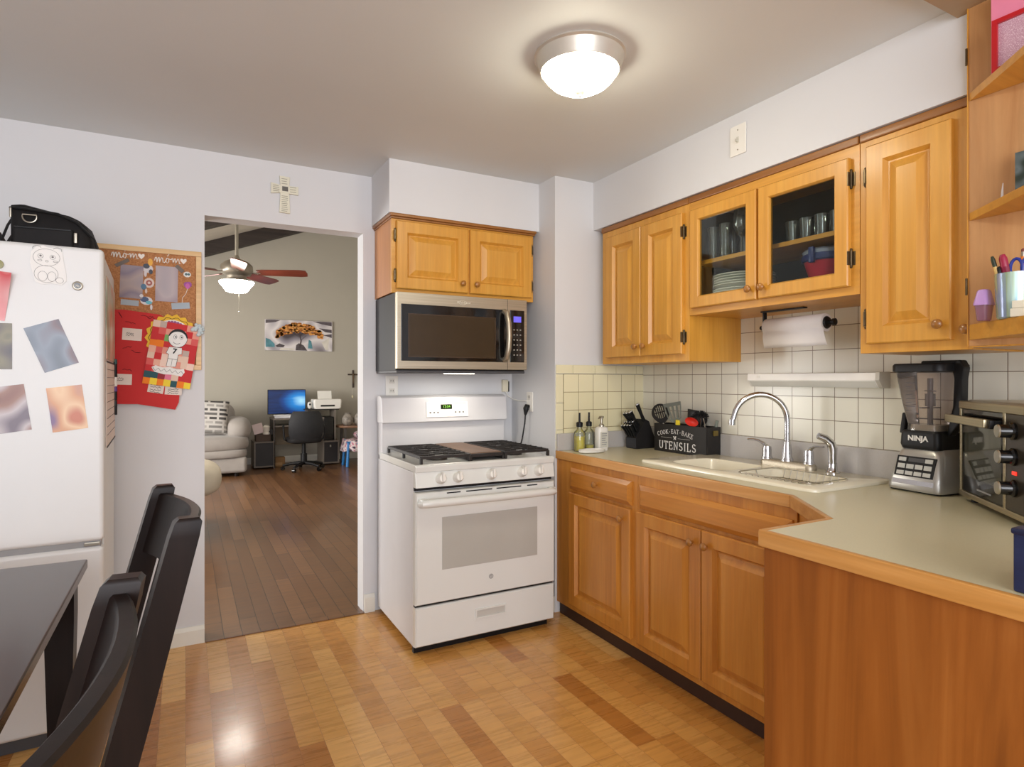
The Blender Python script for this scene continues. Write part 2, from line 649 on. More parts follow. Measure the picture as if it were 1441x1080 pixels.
# skirting
def skirting(mb, x0, x1, y, z=0.085):
    mb.prism([(y - 0.016, 0), (y, 0), (y, z), (y - 0.006, z), (y - 0.016, z - 0.018)], x0, x1, 'x')
mb = MB(); skirting(mb, -2.5, DX0, BY); struct('baseboard_back', mb, TRIM)
mb = MB(); skirting(mb, DX1 + .004, 0.935, BY, 0.1); struct('baseboard_back.001', mb, TRIM)
mb = MB(); mb.box(1.80, 1.815, 2.866, BY, 0, .09, .004); struct('baseboard_return', mb, TRIM)
mb = MB(); skirting(mb, -3.2, 3.0, 10.1, .1); struct('baseboard_living', mb, TRIM)
# living room shell
struct('wall_far', MB().box(-3.2, 3.1, 10.1, 10.22, 0, 4.6), WALLV)
struct('wall_side', MB().box(3.0, 3.12, BY + .12, 10.1, 0, 4.6), WALLV)
def slopez(x): return 3.22 + 0.38 * x
mb = MB().prism([(-3.2, slopez(-3.2)), (3.1, slopez(3.1)), (3.1, slopez(3.1) + .1), (-3.2, slopez(-3.2) + .1)], BY + .12, 10.2, 'y')
struct('ceiling.001', mb, mat('living_ceiling_white', (214, 208, 196), .7))
BEAM = wood('dark_beam', (44, 38, 36), (58, 50, 46), (70, 60, 54), 'x', 1, .6, 0)
for i, y in enumerate((9.9, 8.0, 6.1, 4.2)):
    mb = MB().prism([(-3.2, slopez(-3.2) - .2), (3.0, slopez(3.0) - .2), (3.0, slopez(3.0)), (-3.2, slopez(-3.2))], y, y + .16, 'y')
    struct('trim_%d' % (5 + i), mb, BEAM, label='dark sloping ceiling beam in the living room')

# ================================================================== CABINETRY


def rect(u0, u1, v0, v1, y): return [(u0, y, v0), (u1, y, v0), (u1, y, v1), (u0, y, v1)]


def raised_door(w, h, t=0.022, fw=0.058):
    L = [rect(0, w, 0, h, 0), rect(0, w, 0, h, -t + .004), rect(.004, w - .004, .004, h - .004, -t)]
    for ins, y in ((fw, -t), (fw + .004, -t + .006), (fw + .011, -t + .016), (fw + .016, -t + .016), (fw + .044, -t + .003), (fw + .046, -t + .003)):
        L.append(rect(ins, w - ins, ins, h - ins, y))
    return MB().loops(L)


def slab_front(w, h, t=0.022, bev=0.02):
    return MB().loops([rect(0, w, 0, h, 0), rect(0, w, 0, h, -t + .012), rect(bev, w - bev, bev, h - bev, -t)])


def frame_door(w, h, t=0.022, fw=0.055):
    m = MB()
    L = [rect(0, w, 0, h, 0), rect(0, w, 0, h, -t + .004), rect(.004, w - .004, .004, h - .004, -t), rect(fw - .006, w - fw + .006, fw - .006, h - fw + .006, -t), rect(fw, w - fw, fw, h - fw, -t + .008), rect(fw, w - fw, fw, h - fw, 0)]
    L.append(L[0])
    return m.loops(L, False, False)


def knob(parent, x, z, y=-0.022, r=0.0155):
    m = MB().lathe([(0, 0), (.006, 0), (.0065, .008), (.009, .011), (r, .016), (r, .021), (r * .72, .026), (0, .0285)], (x, y, z), 20, (0, -1, 0))
    return m.build('knob', KNOBW, parent)


def hinge(parent, x, z, y=0.0, side=1, L=.05):
    m = MB().box(x, x + side * .013, y - .004, y, z - L / 2, z + L / 2, .0015)
    m.cyl((x, y - .008, z - L / 2 - .004), (x, y - .008, z + L / 2 + .004), .005, seg=10)
    m.box(x, x - side * .008, y - .024, y - .006, z - L / 2, z + L / 2, .0015)
    m.ball((x, y - .008, z + L / 2 + .005), .006, 8, 6).ball((x, y - .008, z - L / 2 - .005), .006, 8, 6)
    return m.build('hinge', BRONZE, parent)


def door(parent, x, z, w, h, knob_x=None, knob_z=None, mats=None, name='door', label=None):
    d = raised_door(w, h).build(name, mats or MAPLE, parent, (x, 0, z), smooth=10)
    if knob_x is not None: knob(d, knob_x, knob_z)
    if label: d['label'] = label
    return d


def carcass(w, h, d, mtl=0.018, openings=(), stile=0.045):
    """cabinet box open towards -Y with a face frame; openings are ignored (solid box behind)"""
    return MB().box(0, w, 0.002, d, 0, h).box(0, w, 0, .02, 0, h, .002)


R90 = radians(-90)
CF = 2.095
# --- cabinet over the microwave
c = thing('wall_cabinet', 'short honey maple cabinet with two doors above the microwave', 'cabinet', (0.937, 3.06, 1.752))
MB().box(0, .848, 0.012, .313, 0, .40, .002).build('body', wood('maple_side', (172, 106, 40), (190, 122, 50), (204, 138, 64), 'z'), c)
MB().box(0, .848, -.004, .016, 0, .40, .002).build('face_frame', MAPLEH, c)
for a, b in ((.0, 1), ):
    m = MB().box(-.006, .854, -.016, .315, .385, .396, .003).box(-.014, .858, -.028, .315, .394, .411, .005)
    m.build('crown_moulding', MAPLED, c)
door(c, .022, .022, .405, .352, .368, .05)
door(c, .439, .022, .392, .352, .034, .05)
for z in (.09, .30):
    hinge(c, .018, z); hinge(c, .836, z, side=1)

# --- sink wall: tall pair left of the window cabinets
H1 = 2.135 - 1.388
c = thing('wall_cabinet', 'tall honey maple wall cabinet with two solid doors by the corner', 'cabinet', (CF, 2.797, 1.388), R90)
w = 2.797 - 2.122
MB().box(0, w, .012, RW - CF - .009, 0, H1, .002).build('body', MAPLE, c)
MB().box(0, w, -.002, .016, 0, H1, .002).build('face_frame', MAPLE, c)
door(c, .052, .035, .292, H1 - .075, .262, .05)
door(c, .350, .035, .292, H1 - .075, .030, .05)
for z in (.115, H1 - .13): hinge(c, w - .03, z, side=1)
MB().box(-.004, w, -.010, .02, H1 - .004, H1 + .026, .006).build('crown_moulding', MAPLED, c)

# --- glazed pair over the sink
H2 = 2.135 - 1.603
c = thing('wall_cabinet', 'honey maple wall cabinet with two glass doors over the sink', 'cabinet', (CF, 2.121, 1.603), R90)
w = 2.121 - 1.301
DK = mat('painted_inside_shade', (66, 72, 70), .6)  # dark tone painted in for the unlit maple inside
dp = RW - CF - .009
m = MB().box(0, .018, .016, dp, 0, H2).box(w - .018, w, .016, dp, 0, H2).box(.018, w - .018, .016, dp, 0, .018).box(.018, w - .018, .016, dp, H2 - .018, H2)
m.build('body', MAPLE, c)
MB().box(.018, w - .018, dp - .012, dp - .001, .018, H2 - .018).box(.018, .02, .02, dp - .012, .018, H2 - .018).box(w - .02, w - .018, .02, dp - .012, .018, H2 - .018).build('inside_shade_liner', DK, c)  # thin sheets added to carry the painted shade
m = MB().box(0, w, -.002, .016, 0, .04).box(0, w, -.002, .016, H2 - .06, H2).box(0, .05, -.002, .016, .04, H2 - .06).box(w - .06, w, -.002, .016, .04, H2 - .06).box(.385, .425, -.002, .016, .04, H2 - .06)
m.build('face_frame', MAPLEH, c)
MB().box(.02, w - .02, .03, dp - .012, .235, .254, .002).build('shelf', MAPLEH, c)
MB().box(0, w, -.010, .02, H2 - .004, H2 + .026, .006).build('crown_moulding', MAPLED, c)
PANE = sheer('cabinet_glass', (244, 248, 246), 1.0, .02, 1.3)
for x, ww, kx in ((.022, .372, .345), (.405, .385, .027)):
    d = frame_door(ww, H2 - .075).build('door', MAPLE, c, (x, -.003, .03))
    MB().box(.053, ww - .053, -.010, -.006, .053, H2 - .128).build('pane', PANE, d)
    knob(d, kx, .045)
for z in (.13, H2 - .12): hinge(c, w - .028, z, side=1)
GC = c

# --- single tall door right
c = thing('wall_cabinet', 'tall honey maple wall cabinet with one solid door by the open shelves', 'cabinet', (CF, 1.299, 1.392), R90)
w = 1.299 - 0.962
H3 = 2.135 - 1.392
MB().box(0, w, .012, dp, 0, H3, .002).build('body', MAPLE, c)
MB().box(0, w, -.002, .016, 0, H3, .002).build('face_frame', MAPLE, c)
door(c, .030, .032, .266, H3 - .06, .236, .05)
for z in (.12, H3 - .13): hinge(c, .024, z, side=-1, L=.05)
MB().box(0, w + .02, -.010, .02, H3 - .004, H3 + .026, .006).build('crown_moulding', MAPLED, c)

# --- upper unit over the peninsula with open corner shelves on its end
UX = 2.052
c = thing('open_shelf_unit', 'maple end unit with open angled shelves over the peninsula', 'shelf unit', (UX, 0.946, 1.40))
MB().box(0.001, .025, -.42, 0, 0, 1.02, .002).build('back_panel', PLY, c)
MB().box(.004, RW - UX - .01, -.42, -.002, -.004, .012).box(RW - UX - .03, RW - UX - .01, -.42, -.002, .012, 1.0).build('body', MAPLE, c)
MB().box(-.002, .02, -.001, .002, 0, 1.02).build('door_edge', MAPLE, c)
for z in (.177, .862):
    m = MB().cyl((-.003, .003, z - .025), (-.003, .003, z + .025), .003, seg=10).box(-.003, 0, 0, .005, z - .022, z + .022)
    m.build('hinge', BRONZE, c)
def angled_shelf(z0, z1, lip=False):
    poly = [(.0, -.003), (-.17, -.20), (-.21, -.247), (-.21, -.42), (.0, -.42)]
    return MB().prism(poly, z0, z1, 'z', .002)
SHZ = []
for z0, z1 in ((.728, .752), (.372, .396)):
    angled_shelf(z0, z1).build('shelf', MAPLEH, c)
m = angled_shelf(.018, .064)
m.build('shelf', MAPLEH, c)['label'] = 'thick bottom shelf'
angled_shelf(1.06, 1.085).build('shelf', MAPLEH, c)
S1, S2, S3 = 1.40 + .752, 1.40 + .396, 1.40 + .064
# small corner door with knob next to the shelf unit
c = thing('corner_cabinet', 'narrow honey maple corner cabinet edge with round knob beside the shelves', 'cabinet', (CF - .004, 0.9615, 1.392), R90)
MB().box(0, .012, -.001, .016, 0, H3, .002).build('stile', MAPLE, c)
knob(c, -.002, .062, -.003)

# --- base cabinets
BF = 1.828
def base_body(w, mtl_v, mtl_h, d=RW - BF - .004):
    return MB().box(0, .016, .018, d, .065, .861).box(w - .016, w, .018, d, .065, .861).box(.016, w - .016, .018, d, .065, .083).box(.016, w - .016, d - .01, d, .083, .861).box(0, w, -.002, .018, .065, .861, .002)
y0 = 2.864
c = thing('base_cabinet', 'narrow russet maple base cabinet with one drawer over one door', 'cabinet', (BF, y0, 0), R90)
w = 2.864 - 2.172
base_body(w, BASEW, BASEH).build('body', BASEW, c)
MB().box(0.01, w, .012, .03, 0, .066).build('toe_kick', TOEK, c)
d = slab_front(.505, .112).build('drawer', BASEH, c, (.150, 0, .716), smooth=10)
knob(d, .25, .06)
door(c, .143, .098, .510, .600, .455, .548, BASEW)
c = thing('base_cabinet', 'wide russet maple sink base cabinet with false front over two doors', 'cabinet', (BF, 2.172, 0), R90)
w = 2.172 - 1.352
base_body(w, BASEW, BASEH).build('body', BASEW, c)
MB().box(0, w, .012, .03, 0, .066).build('toe_kick', TOEK, c)
slab_front(.79, .105).build('false_front', BASEH, c, (.018, 0, .716), smooth=10)
door(c, .005, .098, .392, .602, .352, .545, BASEW)
door(c, .403, .098, .395, .602, .03, .545, BASEW)
# peninsula
PX = 1.343
c = thing('peninsula_cabinet', 'russet maple peninsula cabinet with plain end panel under the counter', 'cabinet', (0, 0, 0))
poly = [(PX + .018, .33), (2.44, .33), (2.44, 1.350), (BF + .006, 1.350), (1.634, 1.075), (PX + .018, 1.075)]
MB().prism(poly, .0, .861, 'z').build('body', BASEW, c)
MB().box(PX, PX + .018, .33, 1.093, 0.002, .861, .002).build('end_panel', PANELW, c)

# --- continuous worktop
c = thing('worktop', 'beige laminate worktop with wood edge running round the corner', 'worktop', (0, 0, 0))
outer = [(1.815, 2.862), (1.815, 1.372), (1.612, 1.100), (1.327, 1.100), (1.327, .30)]
edge_in = [(1.833, 2.862), (1.833, 1.366), (1.621, 1.082), (1.345, 1.082), (1.345, .30)]
SX0, SX1, SY0, SY1 = 1.945, 2.375, 1.375, 2.255       # sink cut-out
def top_mesh():
    m = MB()
    z0, z1 = .866, .905
    m.box(1.833, SX0, SY0, 2.862, z0, z1)
    m.box(SX1, RW - .01, SY0, 2.862, z0, z1)
    m.box(SX0, SX1, SY1, 2.862, z0, z1)
    m.prism([(1.345, .30), (RW - .01, .30), (RW - .01, SY0), (1.8385, SY0), (1.621, 1.082), (1.345, 1.082)], z0, z1, 'z')
    return m
top_mesh().build('laminate_top', LAMI, c, smooth=0)
m = MB()
for (a, b), (ai, bi) in zip(zip(outer, outer[1:]), zip(edge_in, edge_in[1:])):
    m.prism([a, b, bi, ai], .862, .906, 'z', .004)
m.build('wood_edge', EDGEW, c)
m = MB().box(RW - .03, RW - .008, .35, 2.857, .905, 1.022, .003).box(1.817, RW - .03, 2.838, 2.857, .905, 1.0, .003)
m.build('backsplash_curb', LAMIG, c)

# ================================================================== SINK + TAPS
c = thing('kitchen_sink', 'cream double-bowl drop-in sink set in the worktop', 'sink', (0, 0, 0))
def rrect(x0, x1, y0, y1, r, z, n=5):
    P = []
    for cx, cy, a in ((x1 - r, y1 - r, 0), (x0 + r, y1 - r, 90), (x0 + r, y0 + r, 180), (x1 - r, y0 + r, 270)):
        for k in range(n + 1):
            t = radians(a + 90 * k / n)
            P.append((cx + r * cos(t), cy + r * sin(t), z))
    return P
bowls = [(1.985, 2.255, 1.815, 2.155), (1.985, 2.255, 1.42, 1.775)]
# rim: outer skirt + deck built as a plate with two openings
bmr = bmesh.new()
outs = [bmr.verts.new(p) for p in rrect(1.925, 2.39, 1.355, 2.275, .03, .918)]
loopsv = [outs] + [[bmr.verts.new(p) for p in rrect(*b, .06, .918)] for b in bowls]
eds = []
for lp in loopsv:
    for i in range(len(lp)): eds.append(bmr.edges.new((lp[i], lp[(i + 1) % len(lp)])))
bmesh.ops.triangle_fill(bmr, use_beauty=True, edges=eds)
m = MB().merge(bmr)
m.loops([rrect(1.925, 2.39, 1.355, 2.275, .03, .918), rrect(1.921, 2.394, 1.351, 2.279, .033, .914), rrect(1.921, 2.394, 1.351, 2.279, .033, .9055)], False, False)
bmesh.ops.remove_doubles(m.bm, verts=m.bm.verts, dist=1e-5)
m.build('rim', CREAM, c, smooth=50)
for b in bowls:
    x0, x1, ya, yb = b
    L = [rrect(x0, x1, ya, yb, .06, .918), rrect(x0 + .005, x1 - .005, ya + .005, yb - .005, .06, .912), rrect(x0 + .018, x1 - .018, ya + .018, yb - .018, .055, .78), rrect(x0 + .05, x1 - .05, ya + .05, yb - .05, .04, .752)]
    bw = MB().loops(L, False, True).build('bowl', CREAM, c, smooth=60)
    cx, cy = (x0 + x1) / 2, (ya + yb) / 2
    MB().lathe([(.045, .002), (.042, .005), (.03, .003), (0, .001)], (cx, cy, .752), 20).build('drain', CHROME, bw)
# wire rack lying across the right bowl
c = thing('wire_rack', 'chrome wire rack lying in the right sink bowl', 'rack', (0, 0, 0))
m = MB()
rr = rrect(2.0, 2.24, 1.43, 1.765, .03, .9215)
m.tube(rr, .0022, 6, True)
r2 = rrect(2.012, 2.228, 1.442, 1.753, .04, .885)
m.tube(r2, .002, 6, True)
m.build('rim_wire', SATIN, c)
m = MB()
for k in range(1, 10):
    y = 1.445 + .030 * k
    m.tube([(2.0, y, .9215), (2.012, y, .888), (2.04, y, .884), (2.2, y, .884), (2.228, y, .888), (2.24, y, .9215)], .0018, 5)
m.tube([(2.12, 1.43, .9215), (2.12, 1.442, .886), (2.12, 1.753, .886), (2.12, 1.765, .9215)], .0018, 5)
m.build('cross_wire', SATIN, c)

def arc(c0, r, a0, a1, n, u, v):
    c0, u, v = Vector(c0), Vector(u), Vector(v)
    return [c0 + u * r * cos(radians(a0 + (a1 - a0) * k / n)) + v * r * sin(radians(a0 + (a1 - a0) * k / n)) for k in range(n + 1)]
c = thing('faucet', 'tall chrome gooseneck faucet with two lever handles on the sink', 'faucet', (2.325, 1.77, .918))
m = MB().loops([[(p[0], p[1], z) for p in rrect(-.03 + e, .03 - e, -.135 + e, .13 - e, .028, 0)] for e, z in ((0, 0), (0, .016), (.006, .026))])
m.build('base_plate', STEEL, c)
d = Vector((-.80, .60, 0)).normalized()
R_ = .112
pts = [Vector((0, 0, .02)), Vector((0, 0, .10)), Vector((0, 0, .19))] + arc(d * R_ + Vector((0, 0, .205)), R_, 180, 12, 18, d, (0, 0, 1))
e = pts[-1]; pts.append(e + Vector((0.01 * d.x, 0.01 * d.y, -.035)))
m = MB().tube(pts, .0125, 14).lathe([(.026, 0), (.026, .008), (.02, .02), (.0175, .06), (.014, .085), (.0125, .09)], (0, 0, .024), 20)
q = pts[-1]
m.cyl(q + Vector((0, 0, .012)), q + Vector((0, 0, -.012)), .0145)
m.build('spout', CHROME, c)
for s in (1, -1):
    y = .105 * s
    m = MB().lathe([(.024, 0), (.024, .006), (.019, .016), (.020, .04), (.017, .058), (0, .066)], (0, y, .024), 18)
    m.tube([(0, y, .07), (-.004, y + s * .012, .092), (-.012, y + s * .035, .104), (-.02, y + s * .062, .108), (-.026, y + s * .085, .106)], [.013, .012, .009, .0075, .006], 10, flat=.7)
    m.build('handle', CHROME, c)
c = thing('sink_sprayer', 'chrome pull-out side sprayer standing right of the faucet', 'sprayer', (2.335, 1.565, .918))
MB().lathe([(.027, 0), (.027, .004), (.02, .012), (.017, .03), (.0165, .04)], (0, 0, 0), 18).build('base', CHROME, c)
m = MB().tube([(0, 0, .03), (0, 0, .07), (0, 0, .10), (-.006, .004, .122), (-.026, .016, .142), (-.05, .03, .152)], [.015, .0165, .018, .018, .016, .013], 14)
m.build('spray_head', CHROME, c)

# ================================================================== RANGE
SX, SYF = 0.942, 2.735
c = thing('gas_range', 'white freestanding gas range with griddle between doorway and base cabinets', 'range', (SX, SYF, 0))
Wd, D = .762, .60
RNG = c
MB().box(.004, Wd - .004, .0, D, .035, .862, .003).build('body', WHITE_S, c)
each('foot', BLACK_P, c, [MB().cyl((x, y, 0), (x, y, .036), .018, seg=12) for x in (.05, Wd - .05) for y in (.05, D - .05)])
# cooktop with sloping front control fascia
m = MB().prism([(-.035, .864), (D - .04, .864), (D - .04, .9), (-.028, .9), (-.040, .892)], 0, Wd, 'x', .004)
m.build('cooktop', WHITE_E, c)
m = MB().prism([(-.042, .792), (0, .792), (0, .866), (-.028, .866)], .001, Wd - .001, 'x', .003)
fas = m.build('control_fascia', WHITE_E, c)
MB().box(.003, Wd - .003, -.012, .002, .776, .793).build('fascia_gap', BLACK_P, c)
nrm = Vector((0, -.074, .014)).normalized()
for x in (.125, .213, .391, .566, .664):
    k = thing_part = MB()
    base = Vector((x, -.035, .829))
    k.lathe([(.026, 0), (.026, .006), (.021, .012), (.0195, .03), (.016, .034), (0, .034)], base, 24, nrm)
    k.box(x - .0055, x + .0055, -.083, -.05, .829 - .008, .829 + .033, .003)
    k.build('burner_knob', WHITE_P, c)
# oven door
L = [rect(0, Wd, 0, .53, 0), rect(0, Wd, 0, .53, -.034), rect(.006, Wd - .006, .006, .524, -.042)]
od = MB().loops(L).build('oven_door', WHITE_E, c, (0, 0, .242))
MB().box(.13, .655, -.0445, -.040, .155, .405, .002).build('window', GREYG, od)
m = MB()
hp = [(.022, -.05, .478), (.03, -.078, .482), (.06, -.088, .484), (.38, -.094, .484), (.70, -.088, .484), (.732, -.078, .482), (.74, -.05, .478)]
m.tube(hp, .019, 14, flat=1.0)
m.box(.012, .05, -.075, -.036, .463, .503, .008).box(Wd - .05, Wd - .012, -.075, -.036, .463, .503, .008)
m.build('handle', WHITE_E, od)
each('vent_slot', BLACK_P, od, [MB().box(a - .045, b - .045, -.0435, -.039, .515, .5205) for a, b in ((.20, .27), (.30, .44), (.465, .605), (.64, .70))])
m = MB().lathe([(0, 0), (.012, 0), (.012, .0012), (0, .0015)], (.39, -.042, .085), 24, (0, -1, 0))
lg = m.build('round_badge', GREY, od)
m = MB().tube([(.39 + .008 * cos(t * pi / 8), -.0438, .085 + .008 * sin(t * pi / 8)) for t in range(16)], .0007, 4, True)
m.text('ge', (.39, -.0436, .0855), .010, FRONT, .0002, shear=.3)
m.build('badge_script', WHITE_P, lg)
# storage drawer
dr = MB().loops([rect(0, Wd, 0, .185, 0), rect(0, Wd, 0, .185, -.03), rect(.006, Wd - .006, .006, .179, -.037)]).build('drawer', WHITE_E, c, (0, 0, .046))
m = MB()
m.loops([rect(.305, .475, .082, .130, -.036), rect(.305, .475, .082, .130, -.043), rect(.313, .467, .089, .123, -.043), rect(.313, .467, .089, .123, -.036)], False, False)
m.build('handle_frame', WHITE_E, dr)
MB().box(.313, .467, -.0385, -.036, .089, .123).build('handle_recess', mat('pale_recess', (190, 188, 180), .5), dr)
MB().box(.002, Wd - .002, -.02, 0, .228, .246).box(.01, Wd - .01, .02, .04, .0, .04).build('shadow_gap', BLACK_P, c)
# back guard
BGY = .525
m = MB().box(.004, Wd - .004, BGY, D - .0, .88, 1.075, .004)
m.build('backguard_riser', WHITE_S, c)
m = MB().prism([(BGY - .028, 1.062), (BGY + .07, 1.062), (BGY + .07, 1.2), (BGY + .06, 1.212), (BGY + .02, 1.212), (BGY - .012, 1.2)], -.004, Wd + .004, 'x', .006)
bg = m.build('backguard', WHITE_S, c)
T = Matrix.Translation((0, BGY - .021, 1.128)) @ Matrix.Rotation(radians(-7), 4, 'X')
m = MB(T)
m.loops([rect(.252, .508, -.040, .046, .004), rect(.252, .508, -.040, .046, -.004), rect(.260, .500, -.033, .039, -.004), rect(.262, .498, -.031, .037, -.001)], False, True)
pn = m.build('clock_panel', mat('clock_panel_white', (238, 234, 228), .4), bg)
m = MB(T).box(.340, .408, -.004, .0, .004, .031)
m.build('display', mat('display_dark_green', (18, 34, 12), .2), pn)
m = MB(T).text('12:04', (.374, -.0045, .0175), .021, FRONT, .0003)
m.build('digits', mat('lit_green_digits', (126, 190, 66), .4, emit=.6), pn)
each('button', mat('button_grey', (120, 116, 112), .5), pn, [MB(T).box(x - .005, x + .005, -.003, 0, -.019, -.010, .001) for x in (.276, .299, .322, .43, .455, .478)])
# burners, grates, griddle
each('burner', IRON, c, [MB().lathe([(.055, 0), (.05, .008), (.036, .009), (.036, .016), (0, .018)], (x, y, .9), 24) for x in (.17, .60) for y in (.13, .38)])
def grate(x0, x1):
    m = MB()
    y0, y1 = -.015, .50
    zt, zb = .938, .901
    for y in (y0, (y0 + y1) / 2, y1): m.box(x0, x1, y - .006, y + .006, zt - .014, zt, .002)
    for x in (x0, x1): m.box(x - .006, x + .006, y0, y1, zt - .014, zt, .002)
    n = 9
    for k in range(1, n):
        y = y0 + (y1 - y0) * k / n
        if abs(y - (y0 + y1) / 2) < .02: continue
        m.box(x0, x0 + (x1 - x0) * .36, y - .004, y + .004, zt - .010, zt + .003, .0015)
        m.box(x1 - (x1 - x0) * .36, x1, y - .004, y + .004, zt - .010, zt + .003, .0015)
    xc = (x0 + x1) / 2
    for y in ((y0 * 3 + y1) / 4, (y0 + y1 * 3) / 4):
        m.tube([(xc + .035 * cos(t * pi / 8), y + .035 * sin(t * pi / 8), zt - .004) for t in range(16)], .005, 6, True)
        for a in (45, 135, 225, 315):
            m.tube([(xc + .035 * cos(radians(a)), y + .035 * sin(radians(a)), zt - .004), (xc + .105 * cos(radians(a)), y + .11 * sin(radians(a)), zt - .004)], .005, 6)
    for x in (x0, x1):
        for y in (y0, (y0 + y1) / 2, y1): m.box(x - .007, x + .007, y - .007, y + .007, zb, zt - .008, .002)
    return m
grate(.035, .285).build('grate', IRON, c)
grate(.485, .735).build('grate', IRON, c)
g = MB().box(.300, .470, .0, .50, .922, .938, .004).build('griddle', mat('brown_griddle', (112, 84, 62), .45, .2, var=.15, vs=14), c)
m = MB().box(.295, .475, -.012, .002, .916, .934, .003).box(.293, .302, -.012, .50, .9, .93, .002).box(.468, .477, -.012, .50, .9, .93, .002)
m.build('griddle_frame', IRON, c)

# ================================================================== MICROWAVE
MY = 2.97
c = thing('microwave', 'stainless over-the-range microwave with dark window hanging above the range', 'microwave', (.938, MY, 1.335))
Wm, Hm = .757, .412
MB().box(.002, Wm - .002, .03, .395, .012, Hm, .003).build('case', BLACK_P, c)
m = MB().box(0, Wm, 0, .032, .02, Hm, .004)
m.build('door_frame', STEEL, c)
m = MB().box(.004, Wm - .004, .02, .39, .0, .014, .003)
m.build('bottom_plate', DGREY, c)
GL = mat('dark_microwave_glass', (58, 44, 26), .28, var=.1, spec=.35)
MB().box(.022, .628, -.004, .004, .062, .352, .003).build('door_glass', BLACK_G, c)
wn = MB().box(.062, .55, -.0055, -.003, .085, .30, .002).build('window', GL, c)
m = MB().loops([rect(.058, .556, .081, .304, -.0052), rect(.058, .556, .081, .304, -.0068), rect(.064, .55, .087, .298, -.0068), rect(.064, .55, .087, .298, -.0052)], False, False)
m.build('window_border', mat('brown_border', (64, 48, 32), .25), c)
MB().box(.648, .738, -.004, .004, .062, .352, .003).build('control_panel', BLACK_G, c)
MB().box(.668, .716, -.0058, -.003, .285, .318).build('display', mat('violet_display', (92, 84, 196), .3, emit=.7), c)
each('button', mat('button_print', (150, 146, 136), .5), c, [MB().box(.667 + k * .02, .676 + k * .02, -.0052, -.003, .100 + r * .028, .106 + r * .028) for r in range(6) for k in range(3)], 0)
MB().box(.632, .6335, -.0012, .002, .021, Hm - .001).build('panel_seam', BLACK_P, c)
hp = [(.612, -.002, .075), (.612, -.03, .085), (.616, -.046, .14), (.617, -.05, .207), (.616, -.046, .274), (.612, -.03, .33), (.612, -.002, .342)]
m = MB()
for i in range(1): m.tube(hp, .0155, 12, flat=1)
m.build('handle', STEELV, c)
m = MB().tube([(.362 + .024 * cos(t * pi / 8), -.001, .376 + .011 * sin(t * pi / 8)) for t in range(16)], .0012, 5, True)
m.text('Whirlpool', (.366, -.0014, .376), .019, FRONT, .0004, shear=.2)
m.build('brand_plate', mat('pale_metal_script', (226, 222, 206), .3, .4), c)
MB().box(.30, .46, .06, .12, -.004, .002, .001).build('lamp_lens', mat('work_light_lens', (255, 244, 220), .4, emit=3), c)
light('microwave_work_light', 'AREA', (.938 + .38, MY + .09, 1.327), 1.2, (1, .93, .82), (0, 0, 0), .2, .06)

# outlets on the range wall
SOCK = mat('socket_ivory', (214, 210, 200), .4)
def outlet(name, label, loc, rz, kind='outlet', w=.072, h=.117):
    c = thing(name, label, 'outlet', loc, rz)
    MB().box(-w / 2, w / 2, -.006, 0, -h / 2, h / 2, .003).build('cover_plate', WHITE_P, c)
    for z in (-.028, .028):
        so = MB().box(-.016, .016, -.008, -.005, z - .014, z + .014, .004).build('socket', SOCK, c)
        each('slot', DGREY, so, [MB().box(-.008, -.005, -.0085, -.0078, z - .004, z + .006), MB().box(.005, .008, -.0085, -.0078, z - .004, z + .006)], 0)
    return c
outlet('wall_outlet', 'white outlet plate on the wall left above the range', (1.035, BY - .001, 1.265), 0)
outlet('wall_outlet', 'white outlet plate on the side wall holding the black plug', (1.815 - .001, 3.14, 1.168), radians(-90))
c = thing('wall_socket', 'small cream cable box with white cord right above the range', 'outlet', (1.76, BY - .001, 1.27))
MB().box(-.02, .02, -.02, 0, -.045, .03, .003).build('box', mat('ivory_plastic', (222, 214, 190), .5), c)
MB().box(.018, .026, -.022, -.002, -.045, .02, .002).build('side_slot', BLACK_P, c)
MB().tube([(0, -.015, -.04), (.015, -.03, -.075), (.035, -.06, -.092), (.04, -.12, -.098), (.042, -.215, -.098)], .0035, 8).build('cord', WHITE_P, c)
PC = (Vector((1.795, 3.14, 1.14)) - Vector((SX, SYF, 0)))
pc = MB().tube([(-.014, 0, -.045), (-.018, .002, -.10), (-.03, .01, -.19), (-.045, .03, -.28), (-.06, .06, -.38)], .0045, 8).build('power_cord', BLACK_P, RNG, PC)
MB().tube([(.008, 0, 0), (-.004, 0, .002), (-.01, 0, -.012), (-.012, 0, -.032), (-.014, 0, -.05)], [.011, .016, .018, .012, .007], 12).build('plug', BLACK_P, pc)

# ================================================================== REFRIGERATOR
FR = radians(2.2)
FA = Vector((-.264, 2.66, 0))
def FP(s, z, out=0.0):
    """point on the fridge front: s metres right of its right edge (negative = left)"""
    return FA + Vector((cos(FR) * s + sin(FR) * out, sin(FR) * s - cos(FR) * out, z))
c = thing('refrigerator', 'white bottom-freezer refrigerator covered with pictures beside the cork board', 'refrigerator', FA, FR)
FW = .76
MB().box(-FW, -.002, .065, .68, .02, 1.765, .006).build('cabinet', WHITE_F, c)
MB().box(-FW, 0, 0, .062, .712, 1.778, .016, 4).build('fridge_door', WHITE_F, c)
MB().box(-FW, 0, 0, .062, .05, .692, .016, 4).build('freezer_door', WHITE_F, c)
MB().box(-FW + .01, -.01, .012, .066, .69, .714).build('gasket', mat('grey_gasket', (150, 150, 150), .6), c)
MB().box(-FW + .02, -.02, .03, .08, .0, .05).build('base_grille', DGREY, c)
MB().box(-.06, -.012, .004, .05, .696, .709, .002).build('hinge_bracket', SATIN, c)
